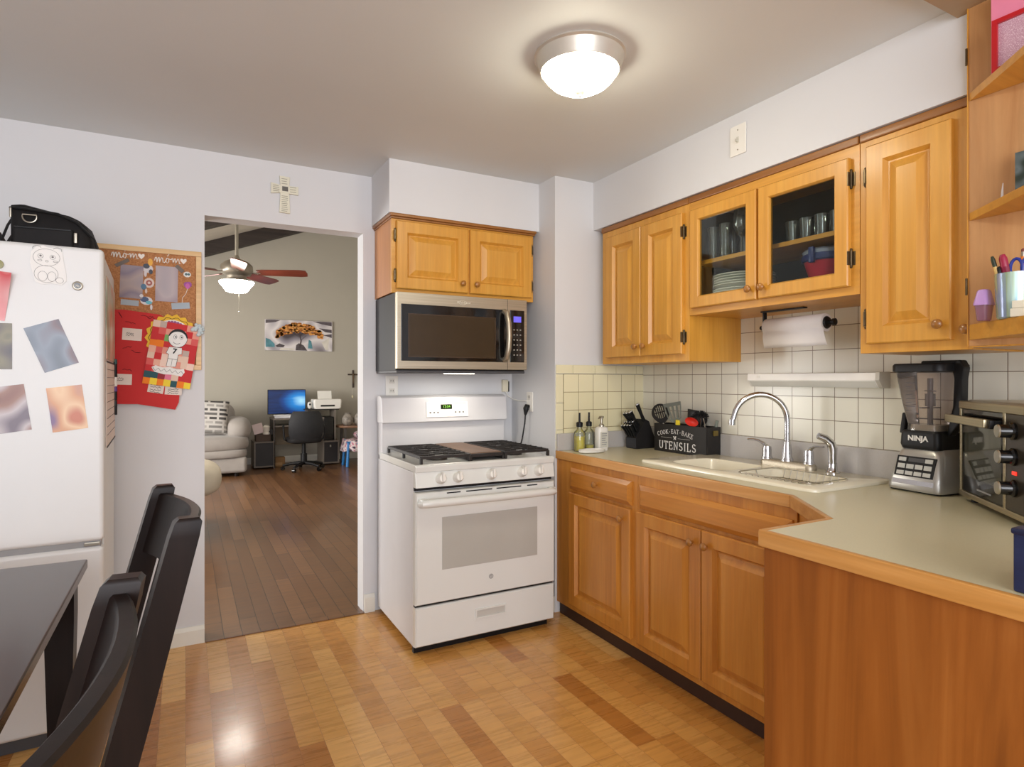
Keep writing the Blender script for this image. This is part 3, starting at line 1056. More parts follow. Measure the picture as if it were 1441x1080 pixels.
MB().box(-FW + .03, -FW + .055, -.05, -.03, .80, 1.4, .008).box(-FW + .03, -FW + .055, -.05, .002, .80, .84, .006).box(-FW + .03, -FW + .055, -.05, .002, 1.36, 1.4, .006).build('handle', WHITE_F, c)

def sheet(name, label, cat, s0, z0, w, h, ang, mats, curl=0.0, group=None, rgt=None, t=.0012, poly=None, parent=None):
    """paper or print lying on the fridge front; centre (s0,z0), turned by ang degrees"""
    m = MB()
    n = 8
    vs = []
    for i in range(n + 1):
        for j in range(n + 1):
            u, v = i / n - .5, j / n - .5
            y = -curl * max(0, (u + v)) ** 2
            vs.append((u * w, y, v * h))
    N1 = (n + 1) ** 2
    vs2 = [(x, y - t, z) for x, y, z in vs]
    fs = []
    for i in range(n):
        for j in range(n):
            a = i * (n + 1) + j
            q = (a, a + n + 1, a + n + 2, a + 1)
            fs += [q, tuple(N1 + k for k in q[::-1])]
    per = [i * (n + 1) for i in range(n + 1)] + [n * (n + 1) + j for j in range(1, n + 1)] + [i * (n + 1) + n for i in range(n - 1, -1, -1)] + [j for j in range(n - 1, 0, -1)]
    for k in range(len(per)):
        a, b = per[k], per[(k + 1) % len(per)]
        fs.append((a, b, N1 + b, N1 + a))
    m.add(vs + vs2, fs)
    o = m.build(name, mats)
    o.location = FP(s0, z0, .0006)
    o.rotation_euler = Matrix.Rotation(FR, 3, 'Z').to_4x4().to_euler()
    o.rotation_euler = (Matrix.Rotation(FR, 4, 'Z') @ Matrix.Rotation(radians(ang), 4, 'Y')).to_euler()
    return tag(o, label, cat, group)
sheet('photo_print', 'tilted bluish-grey blurred photo in the middle of the fridge door', 'photo', -.153, 1.42, .105, .165, -21, blurprint('print_blue_grey', [(96, 106, 118), (128, 138, 152), (118, 98, 104), (84, 88, 104)], 12, 1))
sheet('photo_print', 'orange and purple blurred photo low right on the fridge door', 'photo', -.108, 1.198, .104, .158, -7, blurprint('print_orange', [(120, 92, 130), (206, 150, 110), (226, 190, 150), (190, 110, 80)], 12, 2))
sheet('photo_print', 'brownish blurred photo at the left edge low on the fridge', 'photo', -.278, 1.198, .118, .16, -8, blurprint('print_brown', [(112, 100, 112), (190, 180, 182), (150, 110, 96), (118, 70, 62)], 11, 3))
sheet('photo_print', 'dark olive blurred photo at the left edge midway up the fridge', 'photo', -.322, 1.415, .12, .158, 0, blurprint('print_olive', [(70, 72, 62), (128, 122, 96), (96, 88, 84), (60, 60, 70)], 12, 4))
sheet('photo_print', 'curled pink and cream print high at the left edge of the fridge', 'photo', -.325, 1.59, .11, .165, 8, blurprint('print_pink', [(236, 226, 206), (226, 170, 170), (214, 90, 96), (240, 220, 210)], 9, 5), curl=.03)
# pencil drawing of a sitting bear on white paper
c = thing('bear_drawing', 'white paper cut-out with pencil drawing of a sitting bear', 'drawing', FP(-.164, 1.702, .001), FR)
out = [(-.03, .066), (-.012, .070), (.0, .064), (.03, .060), (.043, .050), (.045, .02), (.052, -.02), (.054, -.05), (.040, -.066), (.012, -.062), (-.016, -.068), (-.036, -.058), (-.044, -.02), (-.050, .01), (-.046, .045)]
MB().prism(out, -.002, 0, 'y').build('paper', PAPER, c)
m = MB()
def ring(m, cx, cz, rx, rz, r=.0006, y=-.0022, a0=0, a1=360, n=20):
    m.tube([(cx + rx * cos(radians(a0 + (a1 - a0) * k / n)), y, cz + rz * sin(radians(a0 + (a1 - a0) * k / n))) for k in range(n + 1)], r, 4)
ring(m, -.003, .028, .038, .03); ring(m, -.030, .058, .012, .009, a0=20, a1=200); ring(m, .028, .056, .012, .009, a0=-20, a1=160)
ring(m, -.02, .032, .0075, .0075); ring(m, .014, .030, .0075, .0075); ring(m, -.002, .015, .004, .003)
ring(m, -.022, .017, .006, .0025); ring(m, .022, .015, .006, .0025)
ring(m, -.004, -.03, .034, .03); ring(m, -.014, -.038, .013, .017); ring(m, .012, -.038, .012, .017); ring(m, .034, -.05, .011, .01)
m.ball((-.02, -.002, .033), (.0035, .0006, .0035), 8, 6).ball((.014, -.002, .031), (.0035, .0006, .0035), 8, 6)
m.build('pencil_lines', INK, c)
c = thing('round_magnet', 'small round silver magnet with black centre on the fridge', 'magnet', FP(-.078, 1.637, 0), FR)
MB().lathe([(0, 0), (.016, 0), (.016, .006), (.0135, .008), (0, .008)], (0, 0, 0), 24, (0, -1, 0)).build('rim', SATIN, c)
m = MB().lathe([(0, .0078), (.0105, .0078), (.0105, .009), (0, .009)], (0, 0, 0), 24, (0, -1, 0)); m.build('face', BLACK_G, c)
m = MB(); m.tube([(-.006, -.0093, -.004), (0, -.0093, .003), (.006, -.0093, -.003)], .001, 4); m.tube([(-.005, -.0093, .003), (.004, -.0093, -.005)], .001, 4); m.build('mark', WHITE_P, c)
o = MB().lathe([(0, 0), (.016, 0), (.016, .006), (0, .008)], (0, 0, 0), 20, (0, -1, 0)).build('round_magnet', mat('olive_magnet', (140, 136, 84), .4), None, FP(-.30, 1.694, 0), FR)
tag(o, 'olive green round magnet at the left edge of the fridge door', 'magnet')

# calendar sheet and markers on the fridge side
def FS(dy, z, out=0.0):
    """point on the fridge's right side, dy metres behind the front"""
    return FA + Vector((cos(FR) * (out - .002) - sin(FR) * dy, sin(FR) * (out - .002) + cos(FR) * dy, z))
c = thing('wall_calendar', 'clear and pink planner sheets hanging on the side of the fridge', 'calendar', FS(.40, 1.40), FR)
MB().box(.0005, .004, -.27, .27, -.02, .30, .001).build('upper_sheet', blurprint('sheet_greens', [(150, 156, 130), (196, 196, 176), (206, 150, 120), (224, 214, 196)], 7, 6), c)
MB().box(.0005, .004, -.27, .27, -.36, -.03, .001).build('lower_sheet', mat('pale_pink_sheet', (222, 206, 196), .6), c)
m = MB()
for z in (-.03, -.36): m.box(.004, .0055, -.27, .27, z - .003, z + .003)
for k in range(9): m.box(.004, .005, -.25, .25, -.06 - k * .032, -.0585 - k * .032)
m.build('ruled_lines', INKB, c)
for i, (z, cc) in enumerate(((1.36, (30, 80, 80)), (1.30, (230, 228, 222)), (1.235, (96, 60, 140)), (1.17, (24, 24, 26)))):
    o = thing('marker', ['teal-capped black marker topmost on the side of the fridge', 'white-barrelled marker second from top on the fridge side', 'purple-banded black marker third from top on the fridge side', 'plain black marker lowest on the side of the fridge'][i], 'marker', FS(.635, z, .007), FR)
    MB().cyl((0, 0, -.03), (0, 0, .012), .0075, seg=12).build('barrel', BLACK_P if i != 1 else WHITE_P, o)
    MB().cyl((0, 0, .012), (0, 0, .034), .0085, .007, seg=12).build('cap', mat('marker_cap_%s' % 'abcd'[i], cc, .4) if i != 1 else BLACK_P, o)

# black shoulder bag and cap on top
BGZ = 1.7655
c = thing('shoulder_bag', 'black nylon shoulder bag with zips lying on top of the fridge', 'bag', FA + Vector((-.19, .30, BGZ)), radians(-6))
def bag_loop(z, ex, ey, sh=0):
    return [(x * ex + sh, y * ey, z - (.035 * max(0, (x - .02) / .10) * (z / .2))) for x, y in [(p[0], p[1]) for p in rrect(-.125, .135, -.085, .085, .04, 0)]]
L = [bag_loop(.0, .97, 1), bag_loop(.012, 1, 1.02), bag_loop(.10, 1.0, 1.0), bag_loop(.175, .94, .8, -.012), bag_loop(.2, .86, .62, -.024), bag_loop(.207, .7, .4, -.028)]
MB().loops(L).build('body', BLACK_M, c, smooth=50)
fl = MB().loops([[(p[0], p[1], z) for p in rrect(-.105, .082, -.1, -.082, .008, 0)] for z in (.02, .11)]).build('front_pocket', BLACK_M, c)
MB().box(-.10, .078, -.104, -.098, .104, .112, .002).build('pocket_zip', BLACK_P, fl)
m = MB().tube([(-.125, -.06, .185), (-.09, -.078, .182), (.03, -.078, .172), (.09, -.075, .145), (.13, -.06, .10)], .005, 8)
m.build('piping', BLACK_P, c)
m = MB().tube([(-.055 + .022 * cos(radians(a)), -.093, .148 + .02 * sin(radians(a))) for a in range(180, 361, 20)] + [(-.033, -.093, .157), (-.077, -.093, .157)], .003, 8, True)
m.build('d_ring', SATIN, c)
m = MB().box(-.122, -.114, -.082, -.074, .145, .182, .003); m.build('zip_pull', SATIN, c)
m = MB().box(.086, .097, -.105, -.096, .06, .10, .003); m.build('zip_pull', SATIN, c)
m = MB().tube([(-.118, -.03, .17), (-.135, -.05, .12), (-.15, -.07, .05), (-.165, -.08, .012), (-.148, -.085, .012), (-.13, -.075, .045), (-.118, -.06, .08)], .007, 8, flat=.5)
m.build('strap', BLACK_M, c)
m = MB().tube([(.12, -.05, .11), (.142, -.052, .09), (.15, -.05, .05), (.146, -.048, .008)], .006, 8, flat=.6); m.build('strap', BLACK_M, c)
m = MB().lathe([(.088, 0), (.092, .010), (.076, .02), (.074, .07), (.055, .108), (.03, .122), (0, .126)], (0, 0, 0), 28)
o = m.build('cap', mat('dark_brown_felt', (52, 44, 42), .85), None, FA + Vector((-.425, .36, BGZ)))
tag(o, 'dark rounded cap lying on the fridge at the picture edge', 'cap')

# ================================================================== CORK BOARD AND PAPERS
CORK = NT('cork')
CORK.col(CORK.ramp(CORK.noise(CORK.obj(), 160, 3), [(0.35, (160, 104, 62)), (0.65, (190, 134, 88))]))
CORK.b.inputs['Roughness'].default_value = 0.85
CORK = CORK.mat
PALEW = wood('pale_pine_frame', (214, 170, 108), (226, 186, 126), (236, 200, 146), 'x', 1, .5)
c = thing('cork_board', 'cork pin board with pale wood frame on the wall behind the fridge', 'pin board', (0, BY - .001, 0))
BX0, BX1, BZ0, BZ1 = -.46, .068, 1.348, 1.930
MB().box(BX0 + .01, BX1 - .01, -.010, 0, BZ0 + .01, BZ1 - .01).build('cork', CORK, c)
m = MB().box(BX0, BX1, -.018, 0, BZ1 - .024, BZ1, .002).box(BX0, BX1, -.018, 0, BZ0, BZ0 + .024, .002).box(BX0, BX0 + .024, -.018, 0, BZ0 + .0242, BZ1 - .0242, .002).box(BX1 - .024, BX1, -.018, 0, BZ0 + .0242, BZ1 - .0242, .002)
m.build('frame', PALEW, c)
def pinned(name, label, cat, x, z, w, h, ang, mtl, y=-.011, t=.001, group=None):
    o = MB().box(-w / 2, w / 2, -t, 0, -h / 2, h / 2).build(name, mtl, None, (x, BY - .001 + y, z), rot=(0, radians(ang), 0))
    return tag(o, label, cat, group)
pinned('photo_print', 'left blurred grey photo taped on the cork board', 'photo', -.225, 1.762, .092, .155, 2, blurprint('print_mauve', [(140, 124, 128), (158, 134, 126), (116, 96, 112), (150, 132, 134)], 9, 8))
pinned('photo_print', 'right blurred grey photo taped on the cork board', 'photo', -.081, 1.762, .094, .170, 1, blurprint('print_lilac', [(150, 138, 144), (168, 150, 150), (140, 116, 124), (160, 146, 150)], 9, 9))
TAPE = mat('grey_tape', (104, 90, 78), .5)
pinned('tape_strip', 'dark tape strip on the left corner of the left board photo', 'tape', -.262, 1.848, .062, .016, -32, TAPE, -.0125)
pinned('tape_strip', 'dark tape strip on the right corner of the right board photo', 'tape', -.026, 1.840, .042, .018, 45, TAPE, -.0125)
LBL = mat('pale_blue_label', (164, 176, 186), .6)
pinned('name_label', 'pale blue label under the left board photo', 'label', -.232, 1.663, .072, .026, 3, LBL)
pinned('name_label', 'pale blue label under the right board photo', 'label', -.022, 1.660, .078, .030, -6, LBL)
SCRW = mat('white_chalk_ink', (238, 230, 220), .6)
def scribble_mom(label, x, z, w):
    m = MB()
    P, k = [], w / 3.9
    def add(seg): P.extend([(x + u * k, BY - .0125, z + v * k) for u, v in seg])
    add([(0, .3)]); 
    for i in range(2): add([(.12 + .32 * i, .75), (.22 + .32 * i, .8), (.3 + .32 * i, .1), (.34 + .32 * i, .3)])
    add([(.85, .8), (.95, .75), (1.02, .12), (1.15, .1)])
    add([(1.3, .3), (1.45, .75), (1.65, .7), (1.7, .35), (1.55, .08), (1.38, .2), (1.36, .5), (1.5, .78), (1.8, .62), (2.0, .6)])
    for i in range(2): add([(2.05 + .32 * i, .75), (2.14 + .32 * i, .8), (2.22 + .32 * i, .1), (2.26 + .32 * i, .3)])
    add([(2.78, .8), (2.88, .7), (2.95, .12), (3.15, .15)])
    m.tube(P, .0021, 5)
    m.tube([(x + 1.52 * k, BY - .0125, z + 1.02 * k), (x + 1.72 * k, BY - .0125, z + 1.3 * k)], .0022, 5)
    m.prism([(x + 3.45 * k + r[0] * k, z + .5 * k + r[1] * k) for r in ((0, -.4), (.38, .05), (.36, .3), (.18, .36), (0, .2), (-.18, .36), (-.36, .3), (-.38, .05))], BY - .0135, BY - .0115, 'y')
    return tag(m.build('mom_lettering', SCRW), label, 'lettering')
scribble_mom('white cursive mom lettering with heart on the left of the cork board', -.305, 1.868, .135)
scribble_mom('white cursive mom lettering with heart on the right of the cork board', -.132, 1.860, .138)
# small die-cut stickers between the photos
def sticker(label, x, z, sh, cols, ring_=None):
    m = MB()
    mats = [mat('sticker_%d' % len(bpy.data.materials), cc, .5) for cc in cols]
    for i, (dx, dz, rx, rz, ci) in enumerate(sh):
        m.m(ci).lathe([(0, 0), (1, 0), (1, 1), (0, 1)], (0, 0, 0), 12) if False else None
        m.mi = ci
        n = 10
        m.prism([(x + dx + rx * cos(2 * pi * k / n), z + dz + rz * sin(2 * pi * k / n)) for k in range(n)], BY - .0116 - .0006 * (i + 1), BY - .0112, 'y')
    return tag(m.build('paper_sticker', mats), label, 'sticker')
sticker('yellow-topped black and white sticker high between the board photos', -.155, 1.835, [(-.004, -.006, .022, .02, 0), (-.01, .006, .014, .012, 1), (.006, .026, .010, .018, 2), (-.014, -.03, .006, .016, 0), (.008, -.02, .008, .012, 1)], [(214, 206, 206), (52, 56, 70), (232, 170, 50)])
sticker('round flower sticker in the middle between the board photos', -.158, 1.756, [(.004, .006, .022, .024, 0), (.004, .006, .013, .014, 1), (.004, .006, .006, .006, 0), (-.018, -.014, .012, .014, 2), (-.008, -.034, .005, .012, 0)], [(216, 196, 186), (164, 80, 70), (70, 110, 140)])
sticker('blue winged sticker low between the board photos', -.165, 1.676, [(0, 0, .026, .02, 0), (-.008, .006, .018, .013, 1), (.01, -.008, .014, .008, 2), (.02, -.03, .005, .014, 0), (-.02, .022, .008, .008, 0)], [(216, 212, 214), (60, 80, 120), (96, 180, 196)])
sticker('tiny white and teal sticker at the right top of the cork board', .006, 1.815, [(0, 0, .017, .014, 0), (-.004, .001, .006, .006, 1), (.007, .001, .005, .006, 1)], [(220, 220, 214), (60, 92, 96)])
sticker('purple heart balloon sticker at the right of the cork board', .008, 1.762, [(-.005, .003, .012, .014, 0), (.006, .004, .012, .014, 0), (0, -.004, .010, .014, 1)], [(150, 60, 140), (190, 80, 160)])
m = MB().tube([(.008, BY - .0125, 1.745), (.0, BY - .0125, 1.72), (-.014, BY - .0125, 1.70), (-.016, BY - .0125, 1.675)], .0012, 5)
tag(m.build('balloon_string', SCRW), 'thin white string below the purple balloon sticker', 'string')
# large red paper poster with notes
c = thing('red_poster', 'large red paper poster hanging below the photos on the cork board', 'poster', (0, BY - .021, 0))
poly = [(-.40, 1.62), (-.255, 1.628), (-.11, 1.612), (-.02, 1.56), (.0, 1.40), (-.02, 1.30), (-.03, 1.19), (-.045, 1.155), (-.20, 1.185), (-.40, 1.19)]
MB().prism(poly, -.002, 0, 'y').build('paper', RED, c)
NOTE = mat('white_note', (226, 214, 204), .7)
for i, (x, z, w, h, a) in enumerate(((-.222, 1.513, .078, .056, 3), (-.262, 1.302, .078, .05, 2), (-.125, 1.262, .066, .05, 10), (-.052, 1.255, .072, .055, 4))):
    nt = MB().box(-w / 2, w / 2, -.001, 0, -h / 2, h / 2).build('note', NOTE, c, (x, -.0022, z), rot=(0, radians(a), 0))
    m = MB()
    for r in range(2 if i in (0, 1) else 4):
        zz = .012 - r * .011 if i > 1 else .006 - r * .01
        P = [(-.024 + .003 * k, -.0016, zz + random.uniform(-.004, .004)) for k in range(16 if i > 1 else 11)]
        m.tube(P, .0009, 4)
    m.build('handwriting', INKB, nt)
m = MB()
for x, z, n in ((-.25, 1.568, 8), (-.26, 1.452, 7), (-.225, 1.432, 7), (-.26, 1.345, 7), (-.185, 1.60, 9), (-.16, 1.592, 6)):
    m.tube([(x + .006 * k, -.0026, z + random.uniform(-.006, .006)) for k in range(n)], .0011, 4)
m.tube([(-.275, -.0026, 1.615), (-.262, -.0026, 1.59)], .0015, 4)
m.build('handwriting', mat('dark_red_ink', (92, 14, 24), .7), c)
# yellow scalloped card behind the collage
c = thing('scalloped_card', 'yellow scalloped card with white and purple middle behind the patchwork picture', 'card', (0, BY - .027, 0))
cx, cz = -.058, 1.50
n = 72
poly = [(cx + (.108 + .006 * cos(18 * 2 * pi * k / n)) * cos(2 * pi * k / n), cz + (.112 + .006 * cos(18 * 2 * pi * k / n)) * sin(2 * pi * k / n)) for k in range(n)]
MB().prism(poly, -.0015, 0, 'y').build('scalloped_edge', YEL, c)
MB().prism([(cx + .085 * cos(2 * pi * k / 32), cz + .088 * sin(2 * pi * k / 32)) for k in range(32)], -.0028, -.0012, 'y').build('middle', PAPER, c)
m = MB()
m.tube([(cx + (.094 + .005 * cos(14 * t * pi / 24)) * cos(t * pi / 24), -.0032, cz + (.097 + .005 * cos(14 * t * pi / 24)) * sin(t * pi / 24)) for t in range(48)], .0011, 4, True)
m.build('ink_outline', INKB, c)
m = MB()
for k in range(14):
    a = radians(20 + k * 10)
    m.prism([(cx + .072 * cos(a) + .007 * cos(j * pi / 3), cz + .078 * sin(a) + .007 * sin(j * pi / 3)) for j in range(6)], -.0034, -.0026, 'y')
m.build('purple_petals', mat('violet_petal', (150, 80, 130), .7), c)
# patchwork collage with drawn boy
c = thing('patchwork_collage', 'patchwork paper picture of a drawn boy in a number 7 shirt', 'picture', (-.058, BY - .031, 1.42), 0)
c.rotation_euler = (0, radians(9), 0)
PWc = [(198, 44, 48), (226, 150, 132), (232, 178, 156), (214, 92, 88), (236, 206, 190), (238, 128, 30), (222, 122, 150), (190, 170, 160), (226, 196, 176), (120, 170, 96), (40, 84, 92), (240, 210, 60), (150, 40, 52)]
pm = [mat('patch_%02d' % i, cc, .75) for i, cc in enumerate(PWc)]
m = MB()
cw, ch = .0285, .0305
for r in range(10):
    for k in range(7):
        x0 = -.0995 + k * cw; z0 = -.152 + r * ch
        i = random.choice([1, 2, 3, 4, 8, 8, 2, 1, 0, 4, 7])
        if r == 0: i = [5, 11, 5, 11, 10, 5, 11][k]
        if r == 1: i = [10, 10, 12, 6, 8, 0, 0][k]
        if (r, k) in ((8, 0), (7, 1), (6, 5), (5, 6), (2, 5), (2, 6), (8, 5)): i = 0
        if (r, k) in ((6, 0), (6, 1)): i = 5
        if (r, k) == (7, 2): i = 9
        m.m(i).box(x0 - .0015, x0 + cw, -.0012 - .0004 * ((r + k) % 2), 0, z0 - .0015, z0 + ch)
m.build('patchwork', pm, c)
m = MB()
def disc(m, cx, cz, rx, rz, y0, y1, n=24): m.prism([(cx + rx * cos(2 * pi * k / n), cz + rz * sin(2 * pi * k / n)) for k in range(n)], y0, y1, 'y')
disc(m, .012, .082, .040, .043, -.003, -.0014)
m.prism([(-.018, .036), (.036, .040), (.040, .010), (.026, .004), (.024, -.055), (-.016, -.058), (-.014, .0), (-.026, .006)], -.003, -.0014, 'y')
fg = m.build('drawn_boy', PAPER, c)
m = MB()
m.prism([(.012 + .041 * cos(radians(a)), .084 + .044 * sin(radians(a))) for a in range(5, 176, 10)] + [(.012 + .036 * cos(radians(a)), .084 + .031 * sin(radians(a))) for a in range(172, 4, -10)], -.0045, -.003, 'y')
ring(m, .012, .082, .040, .043, .0009, -.0034); ring(m, .0, .088, .007, .010, .0007, -.0034); ring(m, .026, .09, .007, .010, .0007, -.0034)
ring(m, .010, .066, .015, .011, .0009, -.0034, 200, 340); m.ball((.002, -.0034, .088), (.003, .0006, .004), 8, 6).ball((.027, -.0034, .09), (.003, .0006, .004), 8, 6)
m.tube([(-.018, -.0034, .036), (-.026, -.0034, .006), (-.014, -.0034, 0), (-.016, -.0034, -.058), (.024, -.0034, -.055), (.026, -.0034, .004), (.040, -.0034, .010), (.036, -.0034, .04)], .0009, 4, True)
m.tube([(-.014, -.0034, -.02), (.024, -.0034, -.02)], .0008, 4); m.tube([(.004, -.0034, -.02), (.004, -.0034, -.056)], .0008, 4)
m.text('7', (.008, -.0036, .018), .034, FRONT, .0006, bold=.0012)
m.build('ink_drawing', INKB, fg)
m = MB().prism([(-.075, -.072), (-.06, -.06), (-.03, -.066), (0, -.06), (.03, -.066), (.06, -.06), (.066, -.075), (.055, -.098), (.02, -.094), (-.02, -.098), (-.06, -.092)], -.003, -.0014, 'y')
cl = m.build('cloud_strip', PAPER, c)
MB().tube([(-.07 + .012 * k, -.0034, -.072 - .014 * (k % 2)) for k in range(12)], .0009, 4).build('zigzag_ink', INKB, cl)
m = MB()
for k in range(26):
    a = random.uniform(0, 2 * pi); r = random.uniform(.006, .026)
    m.ball((.090 + r * cos(a), -.006, .140 + r * sin(a)), random.uniform(.006, .010), 8, 6)
m.build('paper_pompom', mat('pale_blue_fluff', (196, 208, 210), .9), c)

# ================================================================== WALL DECOR
c = thing('wall_cross', 'cream wooden cross with printed verses above the doorway', 'cross', (.457, BY - .001, 2.283))
m = MB().prism([(-.026, .085), (.026, .083), (.022, .028), (.022, -.01), (.027, -.108), (-.027, -.106), (-.022, -.012), (-.022, .03)], -.012, 0, 'y', .0015)
m.prism([(-.068, .044), (-.02, .036), (.02, .036), (.068, .038), (.068, -.006), (.02, -.004), (-.02, -.004), (-.068, -.012)], -.0135, -.001, 'y', .0015)
m.build('board', mat('cream_cross', (222, 219, 200), .6), c)
m = MB()
for z0, z1, x0, x1, n in ((.07, .045, -.016, .014, 3), (.03, .002, -.058, -.026, 4), (.03, .006, .026, .058, 3), (-.02, -.098, -.016, .016, 9)):
    for k in range(n):
        z = z0 + (z1 - z0) * k / max(1, n - 1)
        m.box(x0, x1 - random.uniform(0, .006), -.0145 if abs(x0) > .02 or z > -.012 and z < .035 else -.0127, -.011, z - .0012, z + .0012)
m.build('printed_lines', mat('grey_print', (140, 136, 118), .7), c)
m = MB().box(-.013, .016, -.0148, -.012, .006, .030)
m.build('centre_square', mat('grey_square', (96, 94, 88), .6), c)
c = thing('light_switch', 'white toggle switch plate high on the soffit over the cabinets', 'switch', (2.0765, 1.818, 2.323), R90)
MB().box(-.042, .042, -.006, 0, -.064, .064, .003).build('cover_plate', WHITE_P, c)
MB().box(-.006, .006, -.008, -.005, -.013, .013, .001).build('slot', mat('switch_slot_grey', (206, 202, 190), .5), c)
MB().box(-.004, .004, -.018, -.006, -.010, .003, .002).build('toggle', mat('toggle_grey', (190, 186, 172), .4), c)
each('screw', SATIN, c, [MB().lathe([(0, 0), (.003, 0), (.003, .0012), (0, .0016)], (0, -.006, z), 10, (0, -1, 0)) for z in (-.042, .042)])

# ================================================================== CEILING LAMP
LC = Vector((1.222, 1.766, CH))
c = thing('ceiling_lamp', 'flush ceiling lamp with glowing white glass bowl and metal rim', 'lamp', LC)
MB().lathe([(0, 0), (.160, 0), (.162, -.005), (.155, -.010), (.150, -.028), (.145, -.036), (.142, -.050), (.138, -.057), (.134, -.056), (.134, -.02), (0, -.02)], (0, 0, 0), 48).build('rim', mat('satin_rim', (206, 200, 188), .35, .5), c, smooth=35)
GLOW = NT('glowing_glass')
GLOW.b.inputs['Base Color'].default_value = lin((250, 246, 232))
GLOW.b.inputs['Emission Color'].default_value = lin((255, 247, 222))
GLOW.b.inputs['Emission Strength'].default_value = 34
GLOW = GLOW.mat
MB().lathe([(.1335, -.057), (.128, -.066), (.118, -.080), (.10, -.098), (.07, -.115), (.035, -.124), (0, -.126)], (0, 0, 0), 48).build('glass_bowl', GLOW, c, smooth=60)
MB().lathe([(.0, -.125), (.018, -.126), (.016, -.131), (.007, -.136), (.006, -.144), (0, -.147)], (0, 0, 0), 20).build('finial', mat('white_finial', (226, 222, 206), .4), c)

# ================================================================== ON THE WORKTOP
CT = .9055
def bottle(label, x, y, h, r, liq, fill):
    c = thing('oil_bottle', label, 'bottle', (x, y, CT))
    gl = sheer('bottle_glass_%d' % len(bpy.data.materials), (240, 243, 230), .9)
    m = MB().lathe([(0, 0), (r * .96, 0), (r, .004), (r, h * .44), (r * .9, h * .50), (r * .5, h * .56), (r * .42, h * .60), (r * .42, h * .66)], (0, 0, 0), 24)
    m.build('glass', gl, c, smooth=60)
    MB().lathe([(0, .003), (r * .92, .003), (r * .92, h * fill), (0, h * fill)], (0, 0, 0), 24).build('oil', liq, c)
    MB().lathe([(r * .46, h * .63), (r * .55, h * .64), (r * .55, h * .74), (r * .4, h * .76), (0, h * .76)], (0, 0, 0), 20).build('collar', BLACK_P, c)
    MB().tube([(0, 0, h * .75), (0, 0, h * .86), (0, -.001, h)], [.006, .0055, .005], 10).build('pour_spout', BLACK_P, c)
bottle('tall oil bottle with bright yellow oil and black pourer by the corner', 1.918, 2.775, .212, .033, mat('yellow_oil', (226, 206, 20), .25, var=.1), .38)
bottle('nearly empty clear oil bottle with black pourer next to the soap pump', 1.992, 2.79, .212, .03, mat('pale_oil', (206, 190, 50), .25), .14)
c = thing('soap_dispenser', 'white pump soap dispenser with printed label on the worktop corner', 'dispenser', (2.045, 2.745, CT))
m = MB().loops([[(p[0], p[1], z) for p in rrect(-.034 * e, .034 * e, -.026 * e, .026 * e, .016 * e, 0)] for z, e in ((0, .95), (.004, 1), (.115, 1), (.128, .9), (.134, .5))])
m.build('bottle', WHITE_P, c, smooth=50)
m = MB().box(-.026, .026, -.0275, -.0255, .02, .105)
lb = m.build('label', mat('clear_grey_label', (206, 204, 192), .4), c)
m = MB()
for z in (.095, .083, .07, .058, .046, .036): m.box(-.018, random.uniform(.004, .018), -.0285, -.027, z - .0018, z + .0018)
m.build('printed_lines', GREY, lb)
m = MB().lathe([(.015, .132), (.015, .142), (.011, .147), (.006, .15), (.006, .178), (.012, .18), (.013, .19), (0, .193)], (0, 0, 0), 18)
m.tube([(0, 0, .186), (-.02, -.012, .187), (-.034, -.02, .180)], [.007, .006, .004], 8)
m.build('pump', SATIN, c)
c = thing('soap_dish', 'small white oval dish in front of the oil bottles', 'dish', (1.94, 2.69, CT))
m = MB().loops([[(a * cos(2 * pi * k / 32), b * sin(2 * pi * k / 32), z) for k in range(32)] for a, b, z in ((.07, .035, 0), (.08, .043, .004), (.083, .046, .017), (.080, .043, .017), (.074, .038, .007))])
m.build('dish', WHITE_P, c, smooth=50)
# knife block
KB = Vector((2.30, 2.745, CT))
c = thing('knife_block', 'black slanted knife block full of black-handled knives by the corner', 'knife block', KB)
poly = [(-.045, 0), (.118, 0), (.112, .02), (.052, .155), (.028, .168), (-.038, .078), (-.045, .062)]
MB().prism(poly, -.045, .045, 'y', .004).build('block', BLACK_M, c)
MB().box(-.0465, -.044, -.043, .043, .003, .06, .001).build('front_plate', mat('dark_charcoal_plate', (48, 50, 56), .35), c)
def knife(label, group, off, L, r, ang, first=None):
    if first:
        return dup(first, KB + Vector(off), rot=(0, radians(ang), 0), label=label, group=group)
    c = thing('knife', label, 'knife', KB + Vector(off), 0, group)
    c.rotation_euler = (0, radians(ang), 0)
    m = MB().loops([[(p[0] * 1, p[1], z) for p in rrect(-r * e, r * e, -r * .62 * e, r * .62 * e, r * .5 * e, 0)] for z, e in ((-.02, .8), (.0, .9), (.012, 1), (L * .4, .85), (L * .75, 1.05), (L * .95, 1.1))])
    m.build('handle', BLACK_P, c)
    m = MB().loops([[(p[0] * 1, p[1], z) for p in rrect(-r * e, r * e, -r * .62 * e, r * .62 * e, r * .5 * e, 0)] for z, e in ((L * .955, 1.12), (L, 1.0), (L * 1.01, .6))])
    m.build('steel_cap', CHROME, c)
    return c
KA = 'large black-handled knife with steel end in the upper row of the knife block'
k0 = None
for y in (.032, .011, -.011):
    for x, z in ((-.004, .128),):
        k0_ = knife(KA, 'large knives in the knife block', (x, y, z), .105, .013, -36 - y * 120, k0)
        k0 = k0 or k0_
knife('long black sharpening-steel handle topmost in the knife block', None, (.024, -.032, .155), .115, .011, -27)
k1 = None
KS = 'small black-handled steak knife with steel end in the lower row of the knife block'
for x, z, L in ((-.024, .098, 1), (-.042, .078, 1)):
    for y in (.032, .011, -.011, -.032):
        k_ = knife(KS, 'steak knives in the knife block', (x, y, z), .072, .0095, -34 - (y * 120), k1)
        k1 = k1 or k_
